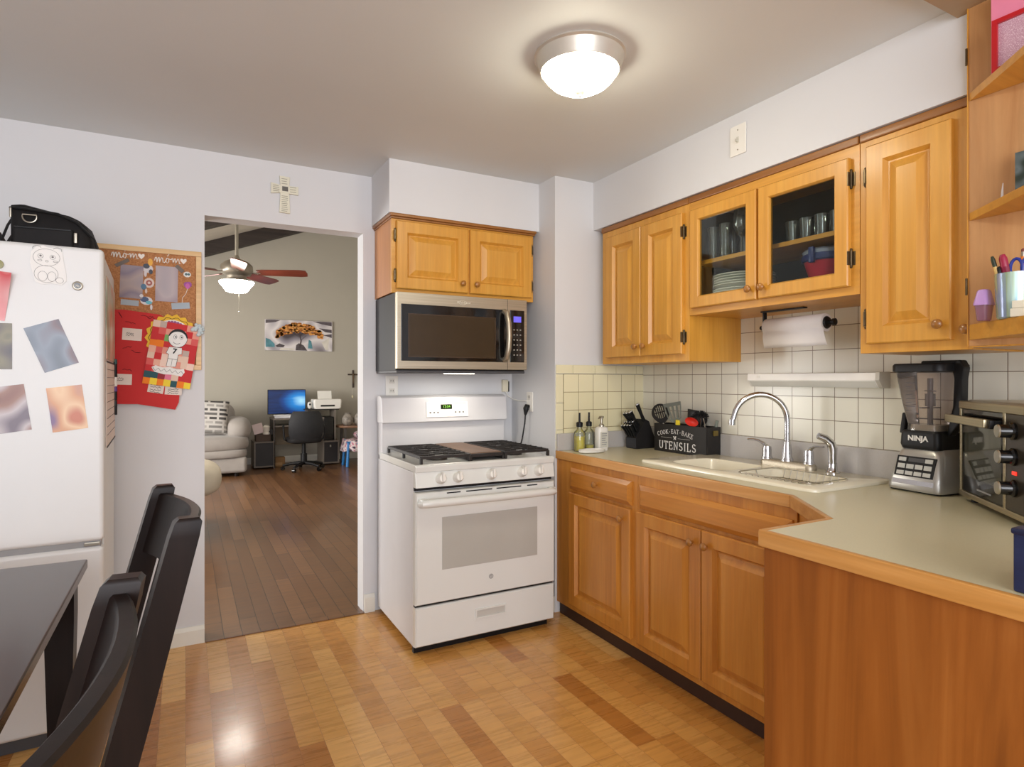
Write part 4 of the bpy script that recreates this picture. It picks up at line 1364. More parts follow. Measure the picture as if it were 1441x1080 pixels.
# kitchen shears loops at the side
# utensil box
UB = Vector((2.318, 2.62, CT))
c = thing('utensil_box', 'black wooden box lettered COOK EAT BAKE UTENSILS on the worktop', 'box', UB, R90)
bw, bd, bh = .385, .105, .152
m = MB().box(0, bw, 0, .009, 0, bh, .001).box(0, bw, bd - .009, bd, 0, bh, .001).box(0, .009, .009, bd - .009, 0, bh, .001).box(bw - .009, bw, .009, bd - .009, 0, bh, .001).box(.009, bw - .009, .009, bd - .009, .002, .012)
m.build('box', mat('black_painted_wood', (27, 24, 23), .55, var=.2, vs=30), c)
MB().box(bw - .001, bw + .008, bd * .45, bd * .75, bh - .045, bh - .018, .002).build('end_handle', mat('olive_brass', (120, 104, 54), .4, .6), c)
WHT = mat('white_paint_lettering', (226, 222, 216), .6)
# serif letters from strokes on a unit cell
def A_(cx, cy, rx, ry, a0, a1, n=12): return [(cx + rx * cos(radians(a0 + (a1 - a0) * k / n)), cy + ry * sin(radians(a0 + (a1 - a0) * k / n))) for k in range(n + 1)]
GL_ = {
 'U': ([[(.18, 1), (.18, .3)] + A_(.5, .3, .32, .3, 180, 360) + [(.82, 1)]], [(.05, .32, 1), (.68, .95, 1)]),
 'T': ([[(.5, 0), (.5, 1)], [(.05, .78), (.05, 1), (.95, 1), (.95, .78)]], [(.33, .67, 0)]),
 'E': ([[(.22, 0), (.22, 1)], [(.1, 1), (.85, 1), (.85, .8)], [(.22, .52), (.66, .52)], [(.66, .42), (.66, .62)], [(.1, 0), (.88, 0), (.88, .22)]], []),
 'N': ([[(.18, 0), (.18, 1), (.82, 0), (.82, 1)]], [(.04, .32, 0), (.04, .2, 1), (.68, .96, 1)]),
 'S': ([A_(.5, .74, .31, .26, 20, 270) + A_(.5, .25, .34, .25, 88, -165)], []),
 'I': ([[(.5, 0), (.5, 1)]], [(.32, .68, 0), (.32, .68, 1)]),
 'L': ([[(.24, 0), (.24, 1)], [(.1, 0), (.86, 0), (.86, .26)]], [(.08, .4, 1)]),
 'C': ([A_(.52, .5, .38, .5, 40, 320, 18)], []),
 'O': ([A_(.5, .5, .42, .5, 0, 360, 24)], []),
 'K': ([[(.2, 0), (.2, 1)], [(.82, 1), (.22, .42)], [(.42, .58), (.86, 0)]], [(.06, .34, 0), (.06, .34, 1), (.72, .98, 0), (.68, .94, 1)]),
 'A': ([[(.12, 0), (.5, 1), (.88, 0)], [(.28, .36), (.72, .36)]], [(0, .25, 0), (.75, 1, 0)]),
 'B': ([[(.2, 0), (.2, 1), (.5, 1)] + A_(.52, .76, .26, .24, 90, -90, 8) + [(.2, .52)], [(.5, .52)] + A_(.54, .26, .3, .26, 90, -90, 8) + [(.1, 0)]], [(.08, .3, 1)]),
}
def letter(m, ch, P, w, h, r):
    st, se = GL_[ch]
    for s_ in st: m.tube([P(u * w, v * h) for u, v in s_], r, 6)
    for a, b, v in se: m.tube([P(a * w, v * h), P(b * w, v * h)], r * .75, 6)
m = MB()
x = .040
for ch, w in zip('UTENSILS', (.034, .032, .031, .035, .030, .018, .031, .030)):
    letter(m, ch, lambda u, v, x=x: (x + u, -.0006, .018 + v), w, .040, .0026)
    x += w + .0052
m.build('utensils_lettering', WHT, c)
m = MB()
word = 'COOK.EAT.BAKE'
R0, cxm, span = .42, .162, 0
ws = {'.': .016, 'A': .0185, 'E': .016, 'T': .017}
tot = sum(ws.get(k, .0195) for k in word) + .0025 * len(word)
pos = -tot / 2
for ch in word:
    w = ws.get(ch, .0195)
    a = (pos + w / 2) / R0
    def P(u, v, a=a, w=w):
        u -= w / 2
        return (cxm + (R0 + v) * sin(a) + u * cos(a), -.0006, .104 - R0 + (R0 + v) * cos(a) - u * sin(a))
    if ch == '.': m.ball(P(w / 2, .009), .0022, 8, 6)
    else: letter(m, ch, P, w, .0225, .0012)
    pos += w + .0025
m.build('cook_eat_bake_lettering', WHT, c)
m = MB().tube([(.055, -.0006, .079), (.140, -.0006, .079)], .0007, 5).tube([(.186, -.0006, .079), (.272, -.0006, .079)], .0007, 5)
for s in (1, -1):
    m.tube([(.163 - .008 * s, -.0006, .071), (.163 + .008 * s, -.0006, .088)], .0018, 6)
    m.ball((.163 + .007 * s, -.0006, .087), .0038, 8, 6)
m.tube([(.155, -.0006, .079), (.171, -.0006, .079)], .0015, 5)
m.build('crossed_utensils_mark', WHT, c)

# utensils standing in the box (each leans on the box rim)
def utensil(name, label, ub, head, mtl, tilt, handle_m, L=.24, twist=0, roll=0, hr=.0055):
    """ub: (along box, across) foot point ; tilt along box in degrees (positive = towards the camera end)"""
    c = thing(name, label, 'utensil', UB + Vector((ub[1], -ub[0], .014)))
    c.rotation_euler = (Matrix.Rotation(R90, 4, 'Z') @ Matrix.Rotation(radians(tilt), 4, 'Y') @ Matrix.Rotation(radians(roll), 4, 'X') @ Matrix.Rotation(radians(twist), 4, 'Z')).to_euler()
    MB().tube([(0, 0, 0), (0, 0, L * .4), (0, 0, L)], [hr * 1.2, hr, hr * .8], 10).build('handle', handle_m, c)
    head(L).build('head', mtl, c, smooth=40)
    return c
def slotted_oval(L, n=4, w=.047, h=.10):
    m = MB()
    w *= 1.15
    P = [(w * cos(a) * (1 - .18 * (sin(a) < 0) * abs(sin(a))), L + .055 + .055 * sin(a)) for a in [2 * pi * k / 32 for k in range(32)]]
    Q = [(w * .68 * cos(a), L + .062 + .036 * sin(a)) for a in [2 * pi * k / 32 for k in range(32)]]
    for y in (0,):
        m.loops([[(x, -.0025, z) for x, z in P], [(x, -.0025, z) for x, z in Q], [(x, .0025, z) for x, z in Q], [(x, .0025, z) for x, z in P], [(x, -.0025, z) for x, z in P]], False, False)
    for k in range(-2, 3):
        x = k * .0125; hh = .036 * math.sqrt(max(0, 1 - (x / (w * .68)) ** 2)) + .003
        m.box(x - .0028, x + .0028, -.0022, .0022, L + .062 - hh, L + .062 + hh)
    m.box(-w * .68, w * .68, -.0022, .0022, L + .058, L + .064)
    return m
def turner(L, w0=.038, w1=.052, h=.105, slots=4, y=0):
    m = MB()
    zs = [L - .005, L + .018, L + h - .02, L + h]
    wd = [.012, w0, w1 * .97, w1]
    # solid foot and tip
    m.prism([(-wd[0], zs[0]), (wd[0], zs[0]), (wd[1], zs[1]), (-wd[1], zs[1])], -.0018, .0018, 'y')
    m.prism([(-wd[2], zs[2]), (wd[2], zs[2]), (wd[3], zs[3]), (-wd[3], zs[3])], -.0018, .0018, 'y')
    n = slots
    for k in range(n + 1):
        t0 = -1 + 2 * k / n; b = .11
        m.prism([(wd[1] * max(-1, t0 - b), zs[1]), (wd[1] * min(1, t0 + b), zs[1]), (wd[2] * min(1, t0 + b), zs[2]), (wd[2] * max(-1, t0 - b), zs[2])], -.0018, .0018, 'y')
    return m
NYL = mat('black_nylon', (28, 27, 28), .4)
NYG = mat('grey_green_nylon', (112, 116, 106), .4)
def solid_turner(L):
    return MB().prism([(-.012, L - .01), (.012, L - .01), (.034, L + .02), (.040, L + .085), (-.040, L + .085), (-.034, L + .02)], -.002, .002, 'y', .001)
def spoon(L, w=.036, h=.05):
    m = MB()
    rings_ = []
    for f in (1, .8, .5, .2): rings_.append([(w * f * cos(2 * pi * k / 24), .016 * (1 - f * f), L + h + h * f * sin(2 * pi * k / 24)) for k in range(24)])
    back = [[(x, y + .003, z) for x, y, z in r] for r in rings_][::-1]
    return m.loops(rings_[::-1] + back[::-1][:1], True, False).loops(back, True, False)
def whisk(L):
    m = MB()
    for k in range(6):
        a = pi * k / 6
        m.tube([(.033 * sin(t) * cos(a) * (1 + .1 * cos(t)), .033 * sin(t) * sin(a), L + .055 - .055 * cos(t)) for t in [pi * j / 14 * 2 for j in range(15)]], .0012, 5)
    return m
def brush(L):
    m = MB().ball((0, 0, L + .02), (.036, .036, .03), 16, 10)
    for k in range(120):
        a = random.uniform(0, 2 * pi); b = random.uniform(.1, 1.4)
        d = Vector((cos(a) * cos(b), sin(a) * cos(b), sin(b)))
        m.tube([Vector((0, 0, L + .02)) + d * .03, Vector((0, 0, L + .02)) + d * .05], .0016, 4)
    return m
utensil('slotted_spoon', 'black round slotted skimmer leaning out of the left end of the utensil box', (.075, .05), slotted_oval, NYL, -14, SATIN, .145, 20, 8)
utensil('slotted_turner', 'grey-green slotted turner standing tall in the utensil box', (.165, .04), lambda L: turner(L), NYG, -9, NYG, .155, 20, 6)
utensil('spatula', 'solid black spatula in the middle of the utensil box', (.185, .082), solid_turner, NYL, 5, BLACK_P, .135, -5, -2)
utensil('spatula', 'black turner behind the brush in the utensil box', (.222, .078), solid_turner, NYL, 2, BLACK_P, .125, 8, -2)
utensil('scrub_brush', 'round black bristle brush in the right half of the utensil box', (.278, .06), brush, mat('black_bristle', (26, 24, 24), .7), 3, BLACK_P, .15, 0, 0)
utensil('serving_spoon', 'bright red serving spoon in the right half of the utensil box', (.262, .030), lambda L: spoon(L, .046, .024), mat('red_nylon', (214, 44, 30), .35), 5, RED, .138, 0, 8)
utensil('tongs', 'steel kitchen tongs at the right end of the utensil box', (.335, .045), lambda L: MB().tube([(-.012, 0, L * .2), (-.016, 0, L), (-.008, 0, L + .06)], [.004, .006, .007], 8, flat=.5).tube([(.012, 0, L * .2), (.016, 0, L), (.008, 0, L + .06)], [.004, .006, .007], 8, flat=.5), SATIN, -5, SATIN, .12, 10, 2, .004)
utensil('peeler', 'yellow-handled tool just showing above the utensil box rim', (.165, .02), lambda L: MB().box(-.014, .014, -.005, .005, L - .01, L + .035, .004), mat('yellow_nylon', (232, 206, 40), .4), 4, BLACK_P, .13, 0, 4)
utensil('basting_brush', 'small teal and red tipped basting brush at the box end by the wall', (.352, .075), lambda L: MB().box(-.007, .007, -.006, .006, L - .01, L + .045, .003), mat('faded_teal', (120, 128, 118), .5), 10, RED, .13, 0, -2)

# ================================================================== PAPER TOWEL, LIGHT FIXTURE
c = thing('towel_holder', 'black under-cabinet paper towel holder below the glass cabinets', 'holder', (2.26, 1.835, 1.603))
MB().box(-.014, .014, -.20, .012, -.006, 0, .001).build('mounting_plate', BLACK_P, c)
MB().box(-.010, .010, -.004, .004, -.078, -.004, .001).build('arm', BLACK_P, c)
m = MB().cyl((0, .012, -.073), (0, -.325, -.073), .006, seg=12).ball((0, .014, -.073), .011, 12, 8)
m.build('rod', BLACK_P, c)
m = MB().lathe([(0, 0), (.024, 0), (.026, .004), (.022, .010), (.010, .013), (.009, .026), (.014, .03), (.014, .04), (0, .043)], (0, -.292, -.073), 20, (0, -1, 0))
m.build('end_stop', BLACK_P, c)
c = thing('paper_towel_roll', 'white paper towel roll with loose end hanging under the cabinets', 'paper towel', (2.26, 1.825, 1.530))
PT = mat('white_tissue', (226, 222, 218), .9, bump=.15, bs=260)
m = MB()
r = .036
P = [(-r * cos(radians(a)), r * sin(radians(a))) for a in range(0, 360, 12)]
m.loops([[(x, -.006, z) for x, z in P], [(x, -.284, z) for x, z in P]])
m.build('roll', PT, c, smooth=50)
m = MB()
S = [(-(r + .001) * cos(radians(a)), (r + .001) * sin(radians(a))) for a in range(80, -41, -12)]
S += [(-.030, -.045), (-.024, -.075), (-.020, -.092)]
vs, fs = [], []
for i, (x, z) in enumerate(S):
    vs += [(x, -.004, z), (x, -.286 - .004 * max(0, i - 9), z)]
for i in range(len(S) - 1): fs.append((2 * i, 2 * i + 1, 2 * i + 3, 2 * i + 2))
m.add(vs, fs)
o = m.build('loose_sheet', PT, c, smooth=60)
md = o.modifiers.new('t', 'SOLIDIFY'); md.thickness = .001; md.offset = 0
c = thing('under_cabinet_light', 'white slim strip light fixture fixed on the tiles above the sink', 'light fixture', (RW - .0085, 2.022, 1.268), R90)
m = MB().prism([(0, 0), (0, .062), (-.072, .060), (-.074, .03), (-.052, .004), (-.045, 0)], 0, .62, 'x', .002)
m.build('housing', mat('fixture_white', (238, 236, 230), .35), c)
m = MB().prism([(-.0735, .026), (-.0525, .003), (-.046, .0), (-.046, .004), (-.07, .027)], .012, .608, 'x')
m.build('diffuser', mat('fixture_diffuser', (222, 222, 214), .3), c)
MB().prism([(0, -.001), (0, .063), (-.073, .061), (-.075, .03), (-.053, .003), (-.046, -.001)], .612, .628, 'x', .001).build('end_cap', mat('fixture_grey_cap', (196, 192, 180), .4), c)
MB().box(.055, .075, -.0755, -.07, .040, .052, .001).build('rocker_switch', WHITE_P, c)

# ================================================================== BLENDER
c = thing('blender', 'black and silver countertop blender with clear jar beside the toaster oven', 'blender', (2.335, 1.195, CT), radians(-96))
SIL = mat('silver_plastic', (176, 174, 168), .3, .6)
m = MB().loops([[(p[0], p[1] - sh, z) for p in rrect(-x, x, -ya, yb, .025, 0)] for z, x, ya, yb, sh in ((.006, .094, .098, .09, 0), (.016, .096, .10, .092, 0), (.06, .092, .090, .09, 0), (.13, .080, .066, .085, 0), (.150, .070, .058, .078, 0), (.156, .06, .05, .07, 0))])
m.build('base', SIL, c, smooth=45)
MB().box(-.09, .09, -.085, .085, 0, .008, .003).build('foot_plate', BLACK_P, c)
# control panel follows the sloped front
def fr_pt(x, t, out=0):
    z = .02 + t * (.13 - .02)
    y = -.0995 + (-.066 + .0995) * t
    n_ = Vector((0, -.957, .29))
    return Vector((x, y, z)) + n_ * out
def plate(m, x0, x1, t0, t1, o0, o1):
    vs = [fr_pt(x, t, o) for o in (o0, o1) for x, t in ((x0, t0), (x1, t0), (x1, t1), (x0, t1))]
    m.add(vs, [(0, 1, 2, 3), (7, 6, 5, 4), (0, 4, 5, 1), (1, 5, 6, 2), (2, 6, 7, 3), (3, 7, 4, 0)])
m = MB(); plate(m, -.068, .068, .30, .93, -.004, .0035)
cp = m.build('control_panel', BLACK_P, c)
BTN = mat('button_silver', (190, 190, 184), .4)
for r, (t0, t1) in enumerate(((.34, .46), (.54, .68), (.76, .88))):
    for k in range(4):
        if r == 2 and k in (1, 2): continue
        x = -.06 + k * .031
        m = MB(); plate(m, x, x + .026, t0, t1, .002, .0055)
        m.build('button', BTN, cp)
m = MB(); plate(m, -.026, .03, .76, .88, .002, .0045); m.build('display', DGREY, cp)
m = MB(); plate(m, -.072, .072, .06, .20, -.004, .004); m.build('chrome_strip', CHROME, c)
m = MB().loops([[(p[0], p[1], z) for p in rrect(-x, x, -y, y, .02, 0)] for z, x, y in ((.150, .068, .062), (.165, .072, .066), (.205, .070, .064), (.215, .064, .058))])
col = m.build('jar_collar', BLACK_P, c)
m = MB().text('NINJA', (0, -.0665, .187), .026, FRONT, .0012, bold=.0006)
m.build('brand_lettering', WHITE_P, col)
for s in (-1,):
    m = MB().prism([(-.045, .20), (.045, .20), (.03, .275), (-.03, .275)], s * .083, s * .066, 'x', .005)
    m.build('collar_arm', BLACK_P, c)
JAR = sheer('smoky_clear_jar', (236, 228, 223), .92, .05, 1.35)
m = MB().loops([[(p[0], p[1], z) for p in rrect(-x, x, -x * .95, x * .95, .03, 0)] for z, x in ((.205, .060), (.235, .058), (.26, .062), (.34, .074), (.425, .084))], True, False)
m.build('jar', JAR, c, smooth=50)
m = MB().loops([[(p[0], p[1], z) for p in rrect(-x, x, -x * .95, x * .95, .03, 0)] for z, x in ((.208, .052), (.236, .052))])
m.build('jar_base', mat('clear_pale_base', (190, 184, 160), .15), c)
m = MB().cyl((0, 0, .236), (0, 0, .40), .009, seg=12)
m.cyl((0, 0, .30), (0, 0, .345), .016, seg=12)
for z, a in ((.255, 20), (.295, 80), (.355, 140)):
    m.at(Matrix.Rotation(radians(a), 4, 'Z')).box(-.042, .042, -.006, .006, z - .002, z + .002, .001).at(Matrix())
m.build('blade_column', mat('grey_blade_column', (72, 64, 66), .4), c)
m = MB()
for k in range(9): m.box(-.035, -.015 + .012 * (k % 2), -.0765 + .0 * k, -.0755, .285 + k * .014, .2865 + k * .014)
m.build('measure_marks', mat('dark_marks', (80, 76, 78), .5), c)
m = MB().loops([[(p[0], p[1], z) for p in rrect(-x, x, -x * .95, x * .95, .03, 0)] for z, x in ((.420, .084), (.424, .092), (.445, .092), (.452, .088))])
m.box(-.115, -.085, -.02, .02, .438, .450, .004)
m.build('lid', BLACK_P, c)
m = MB().box(-.02, .10, -.022, .022, .448, .462, .006).prism([(.060, .462), (.112, .462), (.124, .435), (.118, .40), (.116, .30), (.105, .24), (.078, .20), (.066, .20), (.074, .25), (.086, .30), (.090, .40), (.084, .43)], -.018, .018, 'y', .005)
m.build('handle', BLACK_P, c)

# ================================================================== TOASTER OVEN (front faces the kitchen corner)
TA = Vector((2.25, 1.059, 0))
td = Vector((-.725, -.69, 0)).normalized()
# local frame: +X runs along the front (towards the camera), -Y is the front normal
ang = math.atan2(td.y, td.x)
c = thing('toaster_oven', 'stainless and black toaster oven with three knobs on the peninsula', 'toaster oven', TA + Vector((0, 0, CT)), ang)
tw, th, tdp = .44, .33, .26
# its front normal must point to (-.64,.77): local -Y after rotation
fs_ = -1 if (Matrix.Rotation(ang, 3, 'Z') @ Vector((0, -1, 0))).dot(Vector((-.64, .77, 0))) > 0 else 1
def TB(m, x0, x1, o0, o1, z0, z1, b=0): return m.box(x0, x1, fs_ * o0, fs_ * o1, z0, z1, b)   # o>0 = in front
TSIL = brushed('warm_steel', (186, 172, 140), 'x', .28)
TB(MB(), 0, tw, -tdp, -.012, .018, th, .012).build('case', TSIL, c)
m = TB(MB(), 0, tw, -.02, .006, .018, .036, .003); TB(m, 0, tw, -.02, .006, th - .03, th - .004, .004); TB(m, 0, .012, -.02, .004, .03, th - .02, .003); TB(m, .316, .33, -.02, .006, .03, th - .02, .003)
m.build('front_frame', TSIL, c)
dr = TB(MB(), .012, .316, -.014, .0, .036, th - .03, .002).build('door', BLACK_G, c)
TB(MB(), .035, .298, -.002, .002, .085, th - .06, .002).build('window', mat('toaster_dark_glass', (66, 66, 56), .05, var=.1), dr)
TB(MB(), .13, .23, .0, .0012, .052, .057).build('brand_line', GREY, dr)
hz = th - .062
m = MB()
TB(m, .0, .30, .032, .046, hz - .012, hz + .014, .004)
hb = m.build('handle_bar', TSIL, dr)
m = MB(); TB(m, .02, .31, .018, .034, hz - .014, hz + .012, .004); TB(m, .03, .05, -.004, .03, hz - .01, hz + .01, .003); TB(m, .285, .305, -.004, .03, hz - .01, hz + .01, .003)
m.build('handle_bracket', BLACK_P, dr)
TB(MB(), .33, tw - .004, -.014, .003, .036, th - .03, .002).build('control_panel', mat('dark_steel_panel', (70, 62, 52), .3, .6), c)
for z in (.255, .185, .10):
    k = MB().lathe([(.024, 0), (.024, .006), (.019, .010), (.0175, .034), (.015, .038), (0, .038)], (.378, fs_ * .003, z), 24, (0, fs_, 0))
    k.build('knob', BLACK_G, c)
    k = MB().lathe([(.0185, .036), (.0165, .040), (0, .041)], (.378, fs_ * .003, z), 24, (0, fs_, 0)); k.build('knob_cap', SATIN, c)
TB(MB(), .37, .395, .002, .006, .136, .147, .002).build('indicator_light', mat('red_indicator', (226, 50, 34), .3, emit=.8), c)
each('foot', BLACK_P, c, [MB().cyl((x, fs_ * o, 0), (x, fs_ * o, .02), .014, seg=12) for x in (.04, tw - .05) for o in (-.03, -tdp + .03)])
# navy wooden box at the picture edge
NAVY = wood('navy_stained_wood', (20, 28, 62), (30, 42, 84), (42, 56, 100), 'y', 1, .5, .1)
c = thing('navy_box', 'dark navy wooden box at the right edge of the peninsula', 'box', (1.358, .38, CT))
MB().box(0, .16, 0, .173, 0, .112, .004).build('box', NAVY, c)
MB().box(-.003, .163, -.003, .176, .107, .119, .004).build('lid', NAVY, c)

# ================================================================== ON THE OPEN SHELVES
c = thing('picture_frame', 'red framed pink glitter picture on the top open shelf', 'picture frame', (1.986, .852, S1), radians(-88))
# local: front faces -Y
def frame(c, w, h, fw, mf, mp):
    m = MB().loops([rect(0, w, 0, h, 0), rect(0, w, 0, h, -.014), rect(fw, w - fw, fw, h - fw, -.014), rect(fw, w - fw, fw, h - fw, -.004)], False, False)
    m.box(0, w, -.001, .006, 0, h)
    m.build('frame', mf, c)
    MB().box(fw, w - fw, -.005, -.002, fw, h - fw).build('picture', mp, c)
GLI = NT('pink_glitter_paper')
GLI.col(GLI.ramp(GLI.noise(GLI.obj(), 420, 2), [(.35, (186, 140, 160)), (.55, (206, 168, 184)), (.68, (240, 224, 232))]))
GLI.b.inputs['Roughness'].default_value = .45
frame(c, .16, .145, .012, mat('red_lacquer', (190, 30, 40), .35), GLI.mat)
o = MB().box(0, .15, -.001, .001, 0, .24).build('pink_card', mat('pink_card', (238, 140, 170), .7), None, (2.018, .872, S1 + .0005), rz=radians(-88))
tag(o, 'bright pink card standing behind the red frame on the top shelf', 'card')
o = MB().box(0, .11, -.002, .001, 0, .125).build('photo_print', blurprint('dark_green_print', [(18, 24, 20), (38, 52, 44), (96, 108, 110), (14, 16, 16)], 26, 11), None, (2.0, .808, S2), rz=radians(-90))
tag(o, 'dark green photo standing on the middle open shelf', 'photo')
o = MB().tube([(0, 0, .0), (.004, .0, .03), (.008, 0, .055)], [.004, .003, .001], 6, flat=.4).build('clear_clip', sheer('clear_clip', (236, 232, 226), .5), None, (2.005, .842, S2))
tag(o, 'small clear plastic strip on the middle shelf beside the dark photo', 'clip')
HOLO = NT('holographic_foil')
HOLO.col(HOLO.ramp(HOLO.noise(HOLO.obj((16, 16, 1.5)), 2.2, 2, .5, .8), [(.3, (120, 150, 176)), (.42, (196, 226, 214)), (.52, (176, 196, 150)), (.62, (150, 168, 200)), (.75, (214, 206, 226))]))
HOLO.b.inputs['Metallic'].default_value = .6
HOLO.b.inputs['Roughness'].default_value = .25
CU = Vector((1.962, .795, S3))
c = thing('pencil_cup', 'shiny holographic pencil cup on the bottom open shelf', 'cup', CU)
MB().lathe([(0, 0), (.034, 0), (.038, .004), (.043, .122), (.0412, .122), (.0365, .006), (0, .006)], (0, 0, 0), 32).build('cup', HOLO.mat, c)
def pencil(name, label, dx, dy, lean, az, L, r, body, tip, tipm, band=None):
    c = thing(name, label, 'pencil' if 'pencil' in name else 'pen', CU + Vector((dx, dy, .008)))
    c.rotation_euler = (Matrix.Rotation(radians(az), 4, 'Z') @ Matrix.Rotation(radians(lean), 4, 'Y')).to_euler()
    MB().cyl((0, 0, 0), (0, 0, L), r, seg=8).build('barrel', body, c)
    if band: MB().cyl((0, 0, L), (0, 0, L + .012), r * 1.05, seg=12).build('ferrule', band, c)
    z = L + (.012 if band else 0)
    MB().lathe([(r, 0), (r, tip * .7), (r * .6, tip), (0, tip)], (0, 0, z), 12).build('end', tipm, c)
    return c
pencil('pencil', 'tan pencil with dark striped end leaning left in the cup', -.004, .008, 13, 110, .140, .0052, mat('tan_barrel', (214, 180, 110), .45), .03, mat('dark_green_stripe', (44, 54, 36), .4, var=.4, vs=120))
pencil('marker_pen', 'thick maroon pen leaning left in the holographic cup', -.002, -.002, 9, 120, .135, .0095, mat('maroon_barrel', (132, 24, 56), .3), .034, mat('maroon_cap', (156, 34, 66), .3))
pencil('pencil', 'orange pencil with eraser standing upright in the cup', .006, -.012, -2, 100, .158, .0055, mat('orange_barrel', (226, 124, 30), .4), .009, mat('brown_eraser', (120, 60, 56), .7), SATIN)
pencil('pen', 'black pen leaning between the maroon pen and the cup rim', -.012, .010, 8, 100, .125, .005, BLACK_P, .012, BLACK_P)
c = thing('scissors', 'scissors with blue handles standing in the pencil cup', 'scissors', CU + Vector((.004, -.016, .006)))
MB().box(-.004, .004, -.006, .006, 0, .105).build('blade', SATIN, c)
m = MB()
for s in (1, -1): m.tube([(0, s * .013 + .014 * cos(t * pi / 8), .130 + .026 * sin(t * pi / 8)) for t in range(16)], .0042, 8, True)
m.build('handle', mat('blue_plastic', (44, 60, 150), .35), c)
c = thing('pencil_sharpener', 'small lilac and clear pencil sharpener on the bottom shelf', 'sharpener', (1.968, .868, S3))
LIL = mat('lilac_plastic', (186, 146, 206), .3)
MB().loops([[(p[0], p[1], z) for p in rrect(-x, x, -y, y, .008, 0)] for z, x, y in ((0, .015, .011), (.004, .018, .013), (.044, .023, .016))]).build('bin', sheer('clear_mauve', (206, 150, 176), .6), c)
MB().loops([[(p[0], p[1], z) for p in rrect(-x, x, -y, y, .008, 0)] for z, x, y in ((.044, .025, .018), (.050, .025, .018), (.084, .016, .013), (.088, .013, .010))]).build('lid', LIL, c)
MB().box(-.006, .006, -.006, .006, .002, .034).build('blade_holder', SATIN, c)
c = thing('eraser', 'cream block leaning against the pencil cup at the picture edge', 'eraser', (1.905, .757, S3))
MB().box(-.012, .012, -.02, .02, 0, .022, .002).box(-.012, .012, -.018, .016, .022, .042, .002).build('block', mat('cream_rubber', (226, 220, 200), .6), c)

# ================================================================== INSIDE THE GLASS CABINETS (world coordinates)
GLS = sheer('drinking_glass', (248, 251, 249), .93, .04, 1.7)
zs, zb = 1.603 + .2545, 1.603 + .0185
def glass(label, x, y, z, r, h, group, first=None):
    if first: return dup(first, (x, y, z), label=label, group=group)
    m = MB().lathe([(0, 0), (r * .8, 0), (r * .82, .003), (r, h), (r * .94, h), (r * .76, .008), (0, .008)], (0, 0, 0), 20)
    o = m.build('drinking_glass', GLS, None, (x, y, z), smooth=50)
    return tag(o, label, 'glass', group)
g0 = None
LB = 'short clear tumbler on the shelf behind the right glass door'
for i, (x, y) in enumerate([(2.18, 1.375), (2.18, 1.44), (2.18, 1.505), (2.18, 1.57), (2.18, 1.635), (2.26, 1.41), (2.26, 1.475), (2.26, 1.54), (2.26, 1.605)]):
    o = glass(LB, x, y, zs, .029, .085, 'tumblers behind the right glass door', g0); g0 = g0 or o
g1 = None
for i, (x, y) in enumerate([(2.17, 2.045), (2.25, 2.01), (2.16, 1.965), (2.27, 1.95), (2.33, 2.05)]):
    o = glass('tall clear glass on the shelf behind the left glass door', x, y, zs, .03, .15, 'tall glasses behind the left glass door', g1); g1 = g1 or o
def stem(label, x, y, group, first=None):
    if first: return dup(first, (x, y, zs), label=label, group=group)
    m = MB().lathe([(0, 0), (.032, 0), (.032, .003), (.006, .008), (.005, .075), (.02, .09), (.036, .125), (.036, .165), (.03, .20), (.028, .20), (.034, .16), (.033, .125), (.018, .096), (0, .09)], (0, 0, 0), 22)
    return tag(m.build('stemmed_glass', GLS, None, (x, y, zs), smooth=50), label, 'glass', group)
s0 = None
for x, y in ((2.17, 1.885), (2.25, 1.845), (2.17, 1.80)):
    o = stem('stemmed wine glass on the shelf behind the left glass door', x, y, 'stemmed glasses behind the left glass door', s0); s0 = s0 or o
PLM = mat('white_china', (226, 226, 216), .2)
z = zb
p0 = None
for k in range(12):
    if p0 is None:
        m = MB().lathe([(0, 0), (.07, 0), (.08, .004), (.135, .016), (.135, .019), (.08, .008), (0, .006)], (0, 0, 0), 36)
        p0 = m.build('dinner_plate', PLM, None, (2.24, 1.93, z), smooth=50)
        tag(p0, 'white dinner plate in the stack behind the left glass door', 'plate', 'dinner plates behind the left glass door')
    else:
        dup(p0, (2.24 + random.uniform(-.004, .004), 1.93 + random.uniform(-.004, .004), z))
    z += .0115 if k != 6 else .02
c = thing('storage_bowl', 'red bowl with blue rimmed clear lid behind the right glass door', 'bowl', (2.26, 1.535, zb + .078))
MB().lathe([(0, 0), (.06, 0), (.066, .004), (.088, .075), (.085, .075), (.062, .006), (0, .006)], (0, 0, 0), 32).build('bowl', mat('red_plastic', (206, 50, 70), .35), c, smooth=50)
m = MB().lathe([(.09, .070), (.096, .075), (.096, .096), (.09, .10), (.086, .098), (.086, .08), (.09, .070)], (0, 0, 0), 32)
m.box(-.108, -.092, -.012, .012, .06, .122, .004)
m.build('blue_rim', mat('blue_rim', (38, 52, 110), .35), c, smooth=50)
MB().lathe([(.088, .098), (.094, .112), (.085, .120), (0, .122)], (0, 0, 0), 32).build('lid', mat('pale_blue_lid', (176, 186, 206), .4), c, smooth=50)
o = MB().lathe([(0, 0), (.07, 0), (.12, .008), (.12, .0105), (.06, .004), (0, .004)], (0, 0, 0), 32).build('dinner_plate', mat('brown_rim_plate', (176, 150, 130), .3), None, (2.26, 1.535, zb))
tag(o, 'flat brown-rimmed plate stacked under the red bowl behind the right glass door', 'plate', 'plates under the red bowl')
for k in range(1, 7): dup(o, (2.26, 1.535, zb + .0112 * k))

